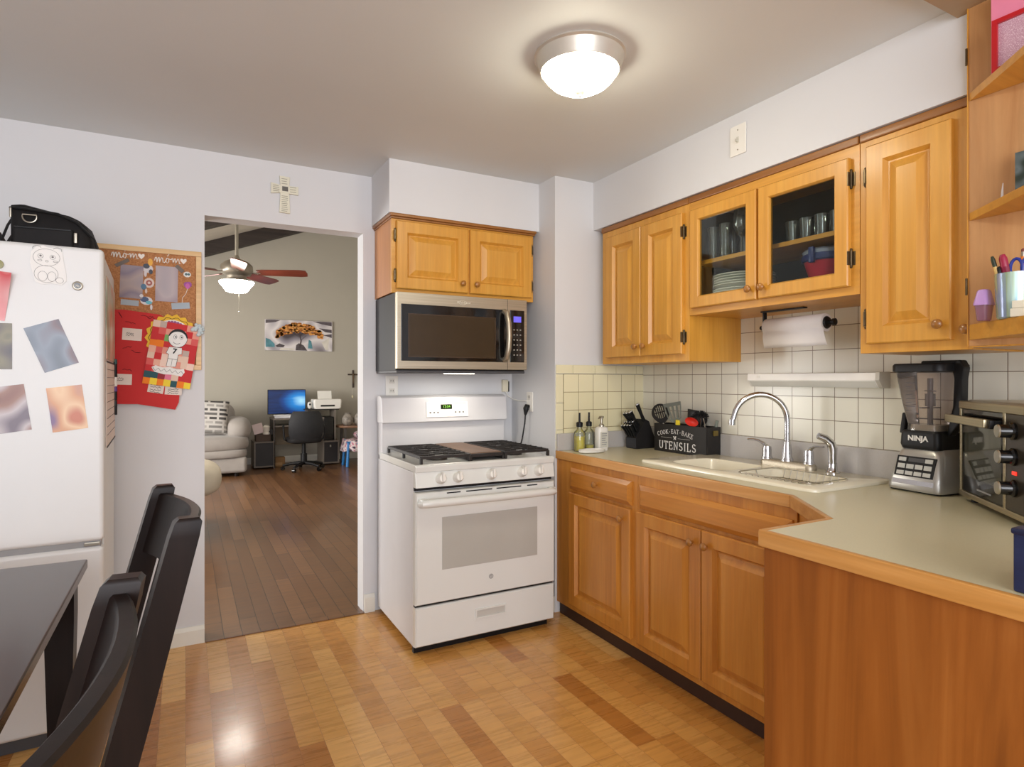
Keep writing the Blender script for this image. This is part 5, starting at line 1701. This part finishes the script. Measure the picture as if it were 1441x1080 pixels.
# ================================================================== DINING TABLE AND CHAIRS
ESP = wood('espresso_top', (46, 30, 25), (60, 41, 34), (76, 54, 45), 'y', .7, .24, .12)
ESPL = wood('espresso_upright', (20, 13, 11), (28, 19, 16), (38, 26, 22), 'z', 1, .34, .0)
ESPL.node_tree.nodes['Principled BSDF'].inputs['Specular IOR Level'].default_value = .16
c = thing('dining_table', 'dark espresso wooden dining table in front of the fridge', 'table', (-.75, 1.45, 0))
TX, TY = .485, .805
MB().box(-TX, TX, -TY, TY, .722, .75, .004, 3).build('tabletop', ESP, c)
m = MB().box(-TX + .05, TX - .05, -TY + .05, -TY + .07, .64, .722).box(-TX + .05, TX - .05, TY - .07, TY - .05, .64, .722).box(-TX + .05, -TX + .07, -TY + .07, TY - .07, .64, .722).box(TX - .07, TX - .05, -TY + .07, TY - .07, .64, .722)
m.build('apron', ESPL, c)
for sx in (1, -1):
    for sy in (1, -1):
        x, y = sx * (TX - .058), sy * (TY - .058)
        m = MB().loops([[(x + dx * w, y + dy * w, z) for dx, dy in ((-1, -1), (1, -1), (1, 1), (-1, 1))] for z, w in ((0, .022), (.6, .036), (.722, .036))])
        m.build('leg', ESPL, c)
def chair(label, far, near, group=None):
    """chair whose back posts top out at 'far' and 'near' (x,y at 1.05 m); it faces the table (-X side)"""
    far, near = Vector((*far, 0)), Vector((*near, 0))
    mid = (far + near) / 2
    yv = (far - near).normalized()
    W_ = (far - near).length
    ang = math.atan2(-yv.x, yv.y)
    lean = .175
    base = mid - Vector((cos(ang), sin(ang), 0)) * lean
    c = thing('dining_chair', label, 'chair', base, ang)
    hw = W_ / 2
    # local: back at +x ; z up ; posts lean back to +x
    def px(z): return 0.02 + max(0, z - .44) * (lean - .02) / .61 * 1.0 + (max(0, .44 - z) / .44) * .05
    for s in (1, -1):
        sec = []
        for z, a, b in ((0, .017, .015), (.25, .02, .018), (.44, .026, .02), (.7, .027, .019), (1.02, .024, .018), (1.045, .022, .017), (1.052, .016, .012)):
            x = px(z)
            sec.append([(x - a, s * hw - s * .018 - b, z), (x + a, s * hw - s * .018 - b, z), (x + a, s * hw - s * .018 + b, z), (x - a, s * hw - s * .018 + b, z)])
        MB().loops(sec).build('back_post', ESPL, c)
    def rail(z0, z1, bow, t=.011, n=14):
        L = []
        for k in range(n + 1):
            u = -1 + 2 * k / n
            y = u * (hw - .03)
            xb = bow * (1 - u * u)
            L.append([(px(z0) + xb - t, y, z0), (px(z0) + xb + t, y, z0), (px(z1) + xb + t, y, z1 - .004), (px(z1) + xb + t - .004, y, z1), (px(z1) + xb - t + .004, y, z1), (px(z1) + xb - t, y, z1 - .004)])
        return MB().loops(L)
    rail(.905, 1.035, .038).build('top_rail', ESPL, c, smooth=35)
    rail(.56, .60, .030).build('lower_rail', ESPL, c, smooth=35)
    for u in (-.5, 0, .5):
        y = u * (hw - .03)
        xb = .034 * (1 - u * u)
        m = MB().loops([[(px(z) + xb + dx, y + dy, z) for dx, dy in ((-.006, -.022), (.006, -.022), (.006, .022), (-.006, .022))] for z in (.59, .75, .91)])
        m.build('slat', ESPL, c)
    SD = .43
    m = MB().loops([[(p[0], p[1], z) for p in rrect(-SD, .0, -hw + .01, hw - .01, .04, 0)] for z in (.405, .44)])
    m.build('seat_frame', ESPL, c)
    m = MB().loops([[(p[0], p[1], z) for p in rrect(-SD + e, -.03 - e, -hw + .012 + e, hw - .012 - e, .04, 0)] for z, e in ((.44, 0), (.462, 0), (.474, .012), (.477, .03))])
    m.build('seat_pad', mat('cream_seat_vinyl', (214, 198, 166), .5), c, smooth=50)
    for s in (1, -1):
        m = MB().loops([[(-SD + .03 + dx * w, s * (hw - .035) + dy * w, z) for dx, dy in ((-1, -1), (1, -1), (1, 1), (-1, 1))] for z, w in ((0, .014), (.405, .02))])
        m.build('front_leg', ESPL, c)
    return c
chair('dark espresso dining chair farther along the table, tall curved back fully seen', (-.047, 1.67), (.006, 1.225))
chair('dark espresso dining chair nearest the camera, cut off by the picture edge', (-.066, .925), (-.122, .42))

# ================================================================== LIVING ROOM
FY = 10.1
ART = ['(sky)']
c = thing('wall_art', 'wide canvas print of an orange-leaved tree on the far living room wall', 'picture', (1.589, FY - .001, 2.0))
w, h = .51, .242
MB().box(-w, w, -.03, 0, -h, h, .003).build('canvas', blurprint('canvas_sky', [(96, 88, 92), (178, 172, 176), (222, 216, 214), (150, 144, 152), (70, 62, 66)], 3.2, 12, .7), c)
m = MB()
for k in range(260):
    a = random.uniform(0, pi); r = math.sqrt(random.random())
    u = random.uniform(-1, 1); x = .0 + .35 * u; zlo = .045 - .09 * u * u; zhi = .035 + .165 * math.sqrt(1 - .96 * u * u) - .05 * u * u; z = random.uniform(zlo, max(zhi, zlo + .02))
    m.mi = random.choice([0, 0, 1, 2])
    R_ = random.uniform(.016, .034)
    m.prism([(x + R_ * cos(j * pi / 4), z + R_ * .6 * sin(j * pi / 4)) for j in range(8)], -.0335 - .001 * m.mi, -.030, 'y')
m.build('tree_crown', [mat('leaf_orange', (196, 124, 48), .7), mat('leaf_ochre', (166, 100, 40), .7), mat('leaf_gold', (216, 150, 76), .7)], c)
m = MB().tube([(.0, -.032, -.16), (.02, -.032, -.08), (.005, -.032, -.02), (.0, -.032, .05)], [.016, .012, .009, .006], 6, flat=.2)
for p in (((.01, -.03), (-.09, .03)), ((.02, -.07), (.10, .0)), ((.005, -.02), (.06, .06)), ((.0, .0), (-.05, .06))):
    m.tube([(p[0][0], -.032, p[0][1]), (p[1][0], -.032, p[1][1])], [.006, .004], 5, flat=.3)
m.build('tree_trunk', mat('trunk_brown', (64, 48, 44), .7), c)
def flats(nm, mt, polys): each(nm, mt, c, [MB().prism(p, -.0318, -.030, 'y') for p in polys], 0)
flats('painted_rock', mat('rock_grey', (82, 74, 76), .7, var=.3, vs=20), [[(-.06, -.235), (-.05, -.15), (-.01, -.12), (.06, -.15), (.12, -.235)], [(-.36, -.17), (-.30, -.13), (-.22, -.16), (-.24, -.19), (-.33, -.19)]])
flats('painted_water', mat('teal_paint', (84, 136, 146), .6, var=.25, vs=14), [[(-.50, -.05), (-.44, -.07), (-.37, -.14), (-.37, -.19), (-.50, -.19)], [(.13, -.20), (.14, -.06), (.18, -.08), (.20, -.2)]])
flats('painted_foam', mat('pale_paint', (214, 208, 196), .7, var=.1, vs=10), [[(.34, -.1), (.46, -.02), (.44, -.22), (.40, -.22)], [(-.28, -.2), (-.08, -.205), (-.08, -.235), (-.3, -.235)]])
flats('painted_cloud', mat('dark_cloud', (88, 80, 84), .7, var=.3, vs=9), [[(.2, .235), (.5, .235), (.5, .17), (.36, .19)], [(.30, .13), (.5, .11), (.5, .06), (.40, .07)], [(.36, .02), (.5, .04), (.5, -.02)], [(-.5, .235), (-.28, .235), (-.36, .20), (-.5, .18)]])

c = thing('crucifix', 'small dark crucifix hanging on the far wall by the doorway edge', 'crucifix', (2.44, FY - .001, 1.34))
m = MB().box(-.012, .012, -.016, 0, -.17, .12, .002).box(-.085, .085, -.016, 0, .035, .058, .002)
m.build('cross', mat('dark_walnut', (58, 44, 38), .5), c)
m = MB().ball((0, -.025, .055), .014, 10, 8).tube([(0, -.022, .045), (0, -.024, -.01), (0, -.02, -.10)], [.014, .013, .007], 8).tube([(-.07, -.02, .055), (0, -.022, .038), (.07, -.02, .055)], .006, 6)
m.build('figure', mat('bronze_figure', (92, 74, 54), .4, .5), c)
c = thing('wall_trinket', 'small cream oval trinket hanging below the crucifix on a cord', 'ornament', (2.43, FY - .001, 1.02))
MB().ball((0, -.01, 0), (.014, .008, .026), 14, 10).build('oval', mat('cream_ceramic', (236, 226, 190), .4), c)
MB().tube([(0, -.004, .024), (.001, -.003, .13)], .0015, 5).build('cord', TRIM, c)

# ceiling fan
FX, FYY = .436, 6.466
c = thing('ceiling_fan', 'ceiling fan with reddish blades and glowing bowl light in the living room', 'fan', (FX, FYY, 2.33))
fz = slopez(FX) - 2.33
m = MB().cyl((0, 0, .14), (0, 0, fz + .01), .016, seg=12).lathe([(.03, .13), (.03, .15), (.022, .17), (.017, .18)], (0, 0, 0), 16)
m.lathe([(.07, fz - .06), (.06, fz - .10), (.02, fz - .12)], (0, 0, 0), 20)
m.build('downrod', SATIN, c)
MB().lathe([(0, .14), (.05, .14), (.11, .115), (.145, .08), (.15, .03), (.13, .0), (.09, -.02), (.09, -.045), (.12, -.055), (.12, -.065), (0, -.065)], (0, 0, 0), 32).build('motor_housing', mat('antique_nickel', (150, 142, 128), .35, .6), c)
BLD = wood('mahogany_blade', (96, 42, 30), (124, 58, 42), (142, 70, 50), 'x', 1, .35)
for k in range(5):
    a = radians(-28.3 + 72 * k + 8)
    br = MB().box(.09, .22, -.012, .012, -.004, .004, .002)
    o = br.build('blade_bracket', mat('nickel_bracket', (134, 126, 112), .55, .5), c, (0, 0, .012), rz=a)
    m = MB(Matrix.Rotation(radians(-16), 4, 'X')).prism([(.19, -.05), (.24, -.06), (.60, -.072), (.655, -.06), (.665, .0), (.655, .06), (.60, .072), (.24, .06), (.19, .05)], .003, .012, 'z', .002)
    m.build('blade', BLD, o)
FGL = NT('fan_bowl_glow')
FGL.b.inputs['Base Color'].default_value = lin((250, 246, 236))
FGL.b.inputs['Emission Color'].default_value = lin((255, 248, 236))
FGL.b.inputs['Emission Strength'].default_value = 40
MB().lathe([(.155, -.075), (.16, -.08), (.15, -.10), (.12, -.135), (.095, -.17), (.07, -.178), (0, -.18)], (0, 0, 0), 32).build('glass_bowl', FGL.mat, c, smooth=50)
MB().lathe([(0, -.062), (.14, -.064), (.158, -.074), (.155, -.08), (0, -.078)], (0, 0, 0), 32).build('bowl_cap', SATIN, c)
MB().tube([(.02, 0, -.18), (.02, 0, -.36)], .003, 6).ball((.02, 0, -.37), .009, 8, 6).build('pull_chain', SATIN, c)

# sofa (right end seen), far
SOF = mat('taupe_upholstery', (158, 151, 144), .85, var=.05, vs=8, bump=.15, bs=150, sheen=.2)
c = thing('sofa', 'light taupe upholstered sofa seen behind the left door jamb', 'sofa', (-.45, 9.35, 0))
MB().box(-1.0, 1.18, -.47, .40, .05, .27, .05, 4).build('base', SOF, c)
MB().pillow((.13, -.06, .31), 1.06, .46, .06, 8).build('seat_base_cushion', SOF, c, smooth=60)
MB().pillow((.10, -.08, .44), 1.12, .46, .11, 5).build('seat_cushion', SOF, c, smooth=60)
m = MB().pillow((.05, .24, .68), 1.0, .16, .26, 4)
m.build('back_cushion', SOF, c, smooth=60)
MB().pillow((1.085, .0, .62), .175, .40, .165, 2.6).build('armrest', SOF, c, smooth=60)
MB().pillow((.9, .26, .72), .18, .16, .24, 3).build('side_wing', SOF, c, smooth=60)
each('foot', ESPL, c, [MB().cyl((x, y, 0), (x, y, .06), .03, seg=12) for x in (-.9, 1.05) for y in (-.38, .3)])
NEWS = NT('newsprint_fabric')
vv = NEWS.obj((1, 1, 1))
br = NEWS.n('ShaderNodeTexBrick', offset=.37, squash=1.6, squash_frequency=3)
br.inputs['Scale'].default_value = 1
br.inputs['Brick Width'].default_value = .115
br.inputs['Row Height'].default_value = .058
br.inputs['Mortar Size'].default_value = .013
br.inputs['Mortar Smooth'].default_value = 0
br.inputs['Color1'].default_value = lin((40, 38, 40)); br.inputs['Color2'].default_value = lin((176, 172, 166)); br.inputs['Mortar'].default_value = lin((196, 192, 186))
sp = NEWS.n('ShaderNodeSeparateXYZ'); NEWS.l(vv, sp.inputs[0])
cb = NEWS.n('ShaderNodeCombineXYZ'); NEWS.l(sp.outputs[0], cb.inputs[0]); NEWS.l(sp.outputs[2], cb.inputs[1])
NEWS.l(cb.outputs[0], br.inputs['Vector'])
NEWS.col(br.outputs['Color'])
NEWS.b.inputs['Roughness'].default_value = .9
m = MB()
def cushion(m, hw_, hh, t):
    n = 14; vs = []; fs = []
    for sgn in (-1, 1):
        b0 = len(vs)
        for i in range(n + 1):
            for j in range(n + 1):
                u, v = -1 + 2 * i / n, -1 + 2 * j / n
                k = (1 - u ** 4) * (1 - v ** 4)
                pin = 1 - .07 * ((1 - u * u) * abs(v) ** 6 + (1 - v * v) * abs(u) ** 6)
                vs.append((u * hw_ * pin, sgn * t * k ** .5, v * hh * pin))
        for i in range(n):
            for j in range(n):
                a = b0 + i * (n + 1) + j
                fs.append((a, a + n + 1, a + n + 2, a + 1))
    m.add(vs, fs)
    bmesh.ops.remove_doubles(m.bm, verts=m.bm.verts, dist=1e-4)
    return m
o = cushion(MB(), .255, .24, .085).build('throw_pillow', NEWS.mat, None, (.265, 9.12, .80), rot=(radians(-14), radians(4), 0), smooth=60)
tag(o, 'black and white newsprint patterned throw pillow on the taupe sofa', 'pillow')
CRS = mat('cream_upholstery', (214, 204, 184), .85, var=.04, vs=8, bump=.15, bs=150)
c = thing('armchair', 'cream upholstered seat corner showing behind the left door jamb', 'armchair', (-.06, 5.95, 0))
m = MB().pillow((-.32, .0, .45), .66, .50, .17, 3.2); m.build('seat_cushion', CRS, c, smooth=60)
m = MB().pillow((-.42, .02, .19), .58, .44, .15, 6); m.build('base', CRS, c, smooth=60)
each('foot', ESPL, c, [MB().cyl((.02, y, 0), (.02, y, .06), .03, seg=12) for y in (-.3, .3)])

# desk with hutch shelf and cupboards
DK2 = mat('dark_desk_board', (40, 36, 36), .5, var=.1)
EDG = mat('grey_oak_edge', (120, 110, 100), .5)
c = thing('computer_desk', 'dark computer desk with side cupboards against the far wall', 'desk', (0, 9.5, 0))
def framed(m, x0, x1, z0, z1, y0=0, y1=.45, t=.02):
    m.box(x0, x1, y0, y1, z0, z0 + t).box(x0, x1, y0, y1, z1 - t, z1).box(x0, x0 + t, y0, y1, z0 + t, z1 - t).box(x1 - t, x1, y0, y1, z0 + t, z1 - t)
m = MB(); framed(m, .87, 1.155, .02, .395); m.build('left_cupboard_frame', EDG, c)
MB().box(.89, 1.135, .012, .44, .04, .375).build('left_cupboard_door', DK2, c)
m = MB(); framed(m, 1.84, 2.085, .02, .365); m.build('right_cupboard_frame', EDG, c)
dd = MB().box(1.86, 2.065, .012, .44, .04, .345).build('right_cupboard_door', DK2, c)
MB().box(1.945, 1.965, -.005, .014, .27, .30, .004).build('handle', SATIN, dd)
MB().box(1.13, 1.86, .0, .45, .705, .73, .002).build('desktop', EDG, c)
MB().box(1.158, 1.839, .02, .40, .60, .62, .002).build('keyboard_tray', EDG, c)
each('side_panel', DK2, c, [MB().box(1.135, 1.157, 0, .45, .0, .705), MB().box(1.84, 1.86, 0, .45, .365, .705)])
each('edge_strip', EDG, c, [MB().box(1.135, 1.145, -.002, 0, .0, .705), MB().box(1.84, 1.848, -.002, 0, .365, .705)])
m = MB().box(1.60, 2.10, .08, .45, .835, .853, .002); m.build('raised_shelf', DK2, c)
each('shelf_post', EDG, c, [MB().box(2.03, 2.05, .08, .45, .365, .835), MB().box(1.62, 1.64, .10, .45, .73, .835)])
MB().box(1.16, 1.62, .425, .445, .30, .62).build('modesty_panel', mat('beige_board', (150, 134, 112), .6), c)
c = thing('monitor', 'computer monitor with glowing blue screen on the far desk', 'monitor', (1.36, 9.78, .731))
MB().box(-.275, .275, 0, .03, .045, .42, .004).build('casing', BLACK_P, c)
SCR = NT('blue_screen')
vv = SCR.obj()
gr = SCR.n('ShaderNodeTexGradient', gradient_type='SPHERICAL')
SCR.l(SCR.obj((3.0, 3.0, 4.6), (0, 0, 0), (-.62, 0, -1.12)), gr.inputs[0])
wv = SCR.n('ShaderNodeTexNoise'); wv.inputs['Scale'].default_value = 6; wv.inputs['Detail'].default_value = 1
SCR.l(SCR.obj((.5, 1, 5)), wv.inputs['Vector'])
md_ = SCR.n('ShaderNodeMath', operation='MULTIPLY_ADD'); SCR.l(gr.outputs[1], md_.inputs[0]); md_.inputs[1].default_value = .85
ms = SCR.n('ShaderNodeMath', operation='MULTIPLY'); SCR.l(wv.outputs[0], ms.inputs[0]); ms.inputs[1].default_value = .22
SCR.l(ms.outputs[0], md_.inputs[2])
cc = SCR.ramp(md_.outputs[0], [(.05, (4, 22, 60)), (.3, (8, 62, 130)), (.6, (26, 130, 206)), (.95, (170, 226, 250))])
SCR.l(cc, SCR.b.inputs['Emission Color']); SCR.b.inputs['Emission Strength'].default_value = .9
SCR.b.inputs['Base Color'].default_value = (0.01, .01, .012, 1); SCR.b.inputs['Roughness'].default_value = .3
MB().box(-.266, .266, -.002, .001, .055, .412).build('screen', SCR.mat, c)
MB().box(-.03, .03, .03, .06, .0, .25).box(-.12, .12, -.03, .12, 0, .012, .003).build('stand', BLACK_P, c)
c = thing('printer', 'white inkjet printer with paper tray up on the raised desk shelf', 'printer', (1.93, 9.70, .8535))
m = MB().loops([[(p[0], p[1], z) for p in rrect(-x, x, -.14, .14, .03, 0)] for z, x in ((0, .19), (.02, .205), (.12, .215), (.145, .205))])
m.build('body', WHITE_P, c)
MB().box(-.11, .10, -.144, -.13, .035, .06).build('paper_slot', BLACK_P, c)
MB(Matrix.Translation((0, .08, .14)) @ Matrix.Rotation(radians(-14), 4, 'X')).box(-.115, .10, 0, .006, 0, .135, .002).build('paper_tray', WHITE_P, c)
c = thing('web_camera', 'white egg-shaped desk camera between monitor and printer', 'camera', (1.672, 9.65, .8535))
m = MB().pillow((0, 0, .055), .033, .03, .055, 2.4); m.build('body', WHITE_P, c, smooth=60)
MB().lathe([(0, 0), (.016, 0), (.016, .006), (0, .006)], (0, -.028, .07), 16, (0, -1, 0)).build('lens', BLACK_G, c)
c = thing('computer_tower', 'black computer tower standing on the right desk cupboard', 'computer', (1.945, 9.62, .3655))
MB().box(-.078, .078, -.02, .28, 0, .36, .004).build('case', BLACK_P, c)
MB().box(-.072, .072, -.026, -.02, .01, .35, .003).build('front_bezel', BLACK_G, c)
c = thing('paper_pile', 'small pile of white papers under the monitor on the desk', 'papers', (1.27, 9.56, .7305))
for k in range(4): MB(Matrix.Rotation(radians(-6 + 4 * k), 4, 'Z')).box(-.11, .11, -.03, .10, k * .012, k * .012 + .011).build('sheet', PAPER if k % 2 else mat('pale_grey_paper', (190, 190, 198), .8), c)
c = thing('small_shelf_box', 'dark low box with wood front on the left desk cupboard', 'box', (1.0, 9.62, .3955))
MB().box(-.10, .10, -.08, .12, 0, .10, .003).build('box', mat('brown_box', (82, 64, 50), .6), c)
MB().box(.06, .13, -.085, .12, .102, .175, .003).build('inner_tray', DK2, c)
c = thing('framed_card', 'tilted white framed card on the box beside the sofa', 'frame', (.955, 9.60, .4965))
m = MB(Matrix.Rotation(radians(-14), 4, 'Y') @ Matrix.Rotation(radians(-10), 4, 'X')).loops([rect(-.07, .07, .012, .16, 0), rect(-.07, .07, .012, .16, -.012), rect(-.056, .056, .026, .146, -.012), rect(-.056, .056, .026, .146, -.003)], True, True)
m.build('frame', mat('pinkish_white_frame', (226, 206, 204), .5), c)
c = thing('table_lamp', 'tiny white ribbed lamp standing on the box beside the sofa', 'lamp', (1.045, 9.56, .4965))
MB().lathe([(0, 0), (.045, 0), (.05, .02), (.04, .04), (.05, .06), (.045, .09), (.052, .11), (.03, .135), (0, .14)], (0, 0, 0), 20).build('body', mat('white_ceramic', (236, 230, 218), .35), c, smooth=50)

# office chair
c = thing('office_chair', 'black mesh office chair turned to the desk', 'office chair', (1.50, 9.10, 0), radians(0))
MESH = mat('black_mesh_cloth', (30, 31, 34), .6, var=.15, vs=30)
L = []
for z, w, y in ((.44, .20, -.16), (.55, .235, -.20), (.70, .235, -.215), (.82, .20, -.20), (.855, .17, -.19)):
    L.append([(w * sin(radians(a)) / sin(radians(80)) if False else w * (-1 + 2 * k / 12), y + .05 * ((-1 + 2 * k / 12) ** 2), z) for k in range(13) for a in (0,)] + [(w * (1 - 2 * k / 12), y - .03 + .05 * ((1 - 2 * k / 12) ** 2), z) for k in range(13)])
MB().loops(L).build('backrest', MESH, c, smooth=50)
MB().pillow((0, .04, .44), .235, .23, .05, 4).build('seat', BLACK_M, c, smooth=60)
for s in (1, -1):
    m = MB().tube([(s * .20, .0, .42), (s * .27, -.02, .45), (s * .285, -.03, .60), (s * .275, .02, .635), (s * .265, .16, .63)], [.014, .016, .016, .02, .018], 10, flat=.8)
    m.build('armrest', BLACK_P, c)
m = MB().cyl((0, .02, .08), (0, .02, .39), .028, seg=14).cyl((0, .02, .12), (0, .02, .24), .045, seg=14)
m.build('gas_post', BLACK_P, c)
m = MB()
for k in range(5):
    a = radians(18 + 72 * k)
    m.tube([(0, .02, .105), (.16 * cos(a), .02 + .16 * sin(a), .095), (.29 * cos(a), .02 + .29 * sin(a), .07)], [.03, .022, .016], 8)
m.build('star_base', BLACK_P, c)
for k in range(5):
    a = radians(18 + 72 * k)
    MB().cyl((.29 * cos(a) - .02 * sin(a), .02 + .29 * sin(a) + .02 * cos(a), .03), (.29 * cos(a) + .02 * sin(a), .02 + .29 * sin(a) - .02 * cos(a), .03), .029, seg=14).build('caster', BLACK_G, c)
c = thing('power_strip_box', 'small tan carton on the floor under the desk', 'carton', (1.215, 9.70, 0))
MB().box(-.075, .10, -.06, .06, 0, .14, .004).build('carton', mat('tan_carton', (150, 112, 70), .8), c)
MB().box(-.06, .06, -.062, -.058, .02, .06).build('panel', mat('tan_label', (176, 140, 96), .7), c)

# side table, vases, stool with patterned cloth
c = thing('side_table', 'small wood-topped side table at the doorway edge by the desk', 'side table', (2.36, 9.72, 0))
MB().lathe([(0, .55), (.27, .55), (.275, .56), (.275, .575), (.27, .582), (0, .582)], (0, 0, 0), 36).build('tabletop', mat('warm_table_wood', (150, 112, 86), .4, var=.1), c)
for x, y in ((-.16, -.12), (.16, -.12), (-.16, .14), (.16, .14)): MB().box(x - .018, x + .018, y - .018, y + .018, 0, .55, .002).build('leg', mat('grey_leg', (96, 90, 84), .5), c)
VSE = mat('mottled_vase', (150, 142, 132), .35, var=.5, vs=22)
for i, (x, y, lb) in enumerate(((2.24, 9.62, 'left mottled grey round vase on the side table'), (2.42, 9.62, 'right mottled grey round vase cut by the door jamb'))):
    o = MB().lathe([(0, 0), (.055, 0), (.085, .05), (.085, .11), (.055, .165), (.04, .18), (.046, .195), (.036, .195), (.03, .175), (0, .17)], (0, 0, 0), 24).build('vase', VSE, None, (x, y, .5825), smooth=60)
    tag(o, lb, 'vase')
c = thing('kids_stool', 'bright blue-legged stool under a patterned cloth by the doorway edge', 'stool', (2.27, 9.24, 0))
BLU = mat('bright_blue_plastic', (40, 120, 186), .35)
for sx in (-1, 1):
    for sy in (-1, 1): MB().tube([(sx * .155, sy * .14, 0), (sx * .13, sy * .12, .36)], [.022, .022], 10).build('leg', BLU, c)
MB().box(-.16, .16, -.15, .15, .36, .38, .006).build('seat', BLU, c)
# draped cloth
m = MB()
n = 48
rings_ = []
for t in (0, .35, .7, 1.0, 1.1, 1.25, 1.4):
    rg = []
    for k in range(n):
        a = 2 * pi * k / n
        R_ = min(t, 1.0) * .19
        z = .40 + .02 * sin(3 * a + 5 * t) * t if t <= 1 else .40 - (t - 1) * .42
        R2 = R_ + (0 if t <= 1 else .028 * (t - 1) / .4 + .014 * sin(9 * a) * (t - 1) / .4)
        rg.append((R2 * cos(a), R2 * .92 * sin(a), z + (.012 * sin(5 * a) if t > 1.2 else 0)))
    rings_.append(rg)
m.loops(rings_, True, False)
CLO = blurprint('patterned_cloth', [(60, 56, 66), (204, 180, 190), (226, 220, 216), (196, 110, 134), (120, 160, 176)], 24, 13, .9)
o = m.build('patterned_cloth', CLO, None, (2.27, 9.24, .0), smooth=60)
md = o.modifiers.new('t', 'SOLIDIFY'); md.thickness = .004
tag(o, 'pink, black and white patterned cloth draped over the blue stool', 'cloth')
m = MB().pillow((0, 0, .055), .12, .13, .055, 2.5)
o = m.build('folded_cloth', blurprint('pink_cloth', [(226, 196, 206), (190, 90, 120), (240, 230, 230), (80, 60, 80)], 30, 14, .9), None, (2.37, 9.25, .412), smooth=60)
tag(o, 'bundled pink patterned cloth heaped on top of the stool', 'cloth')
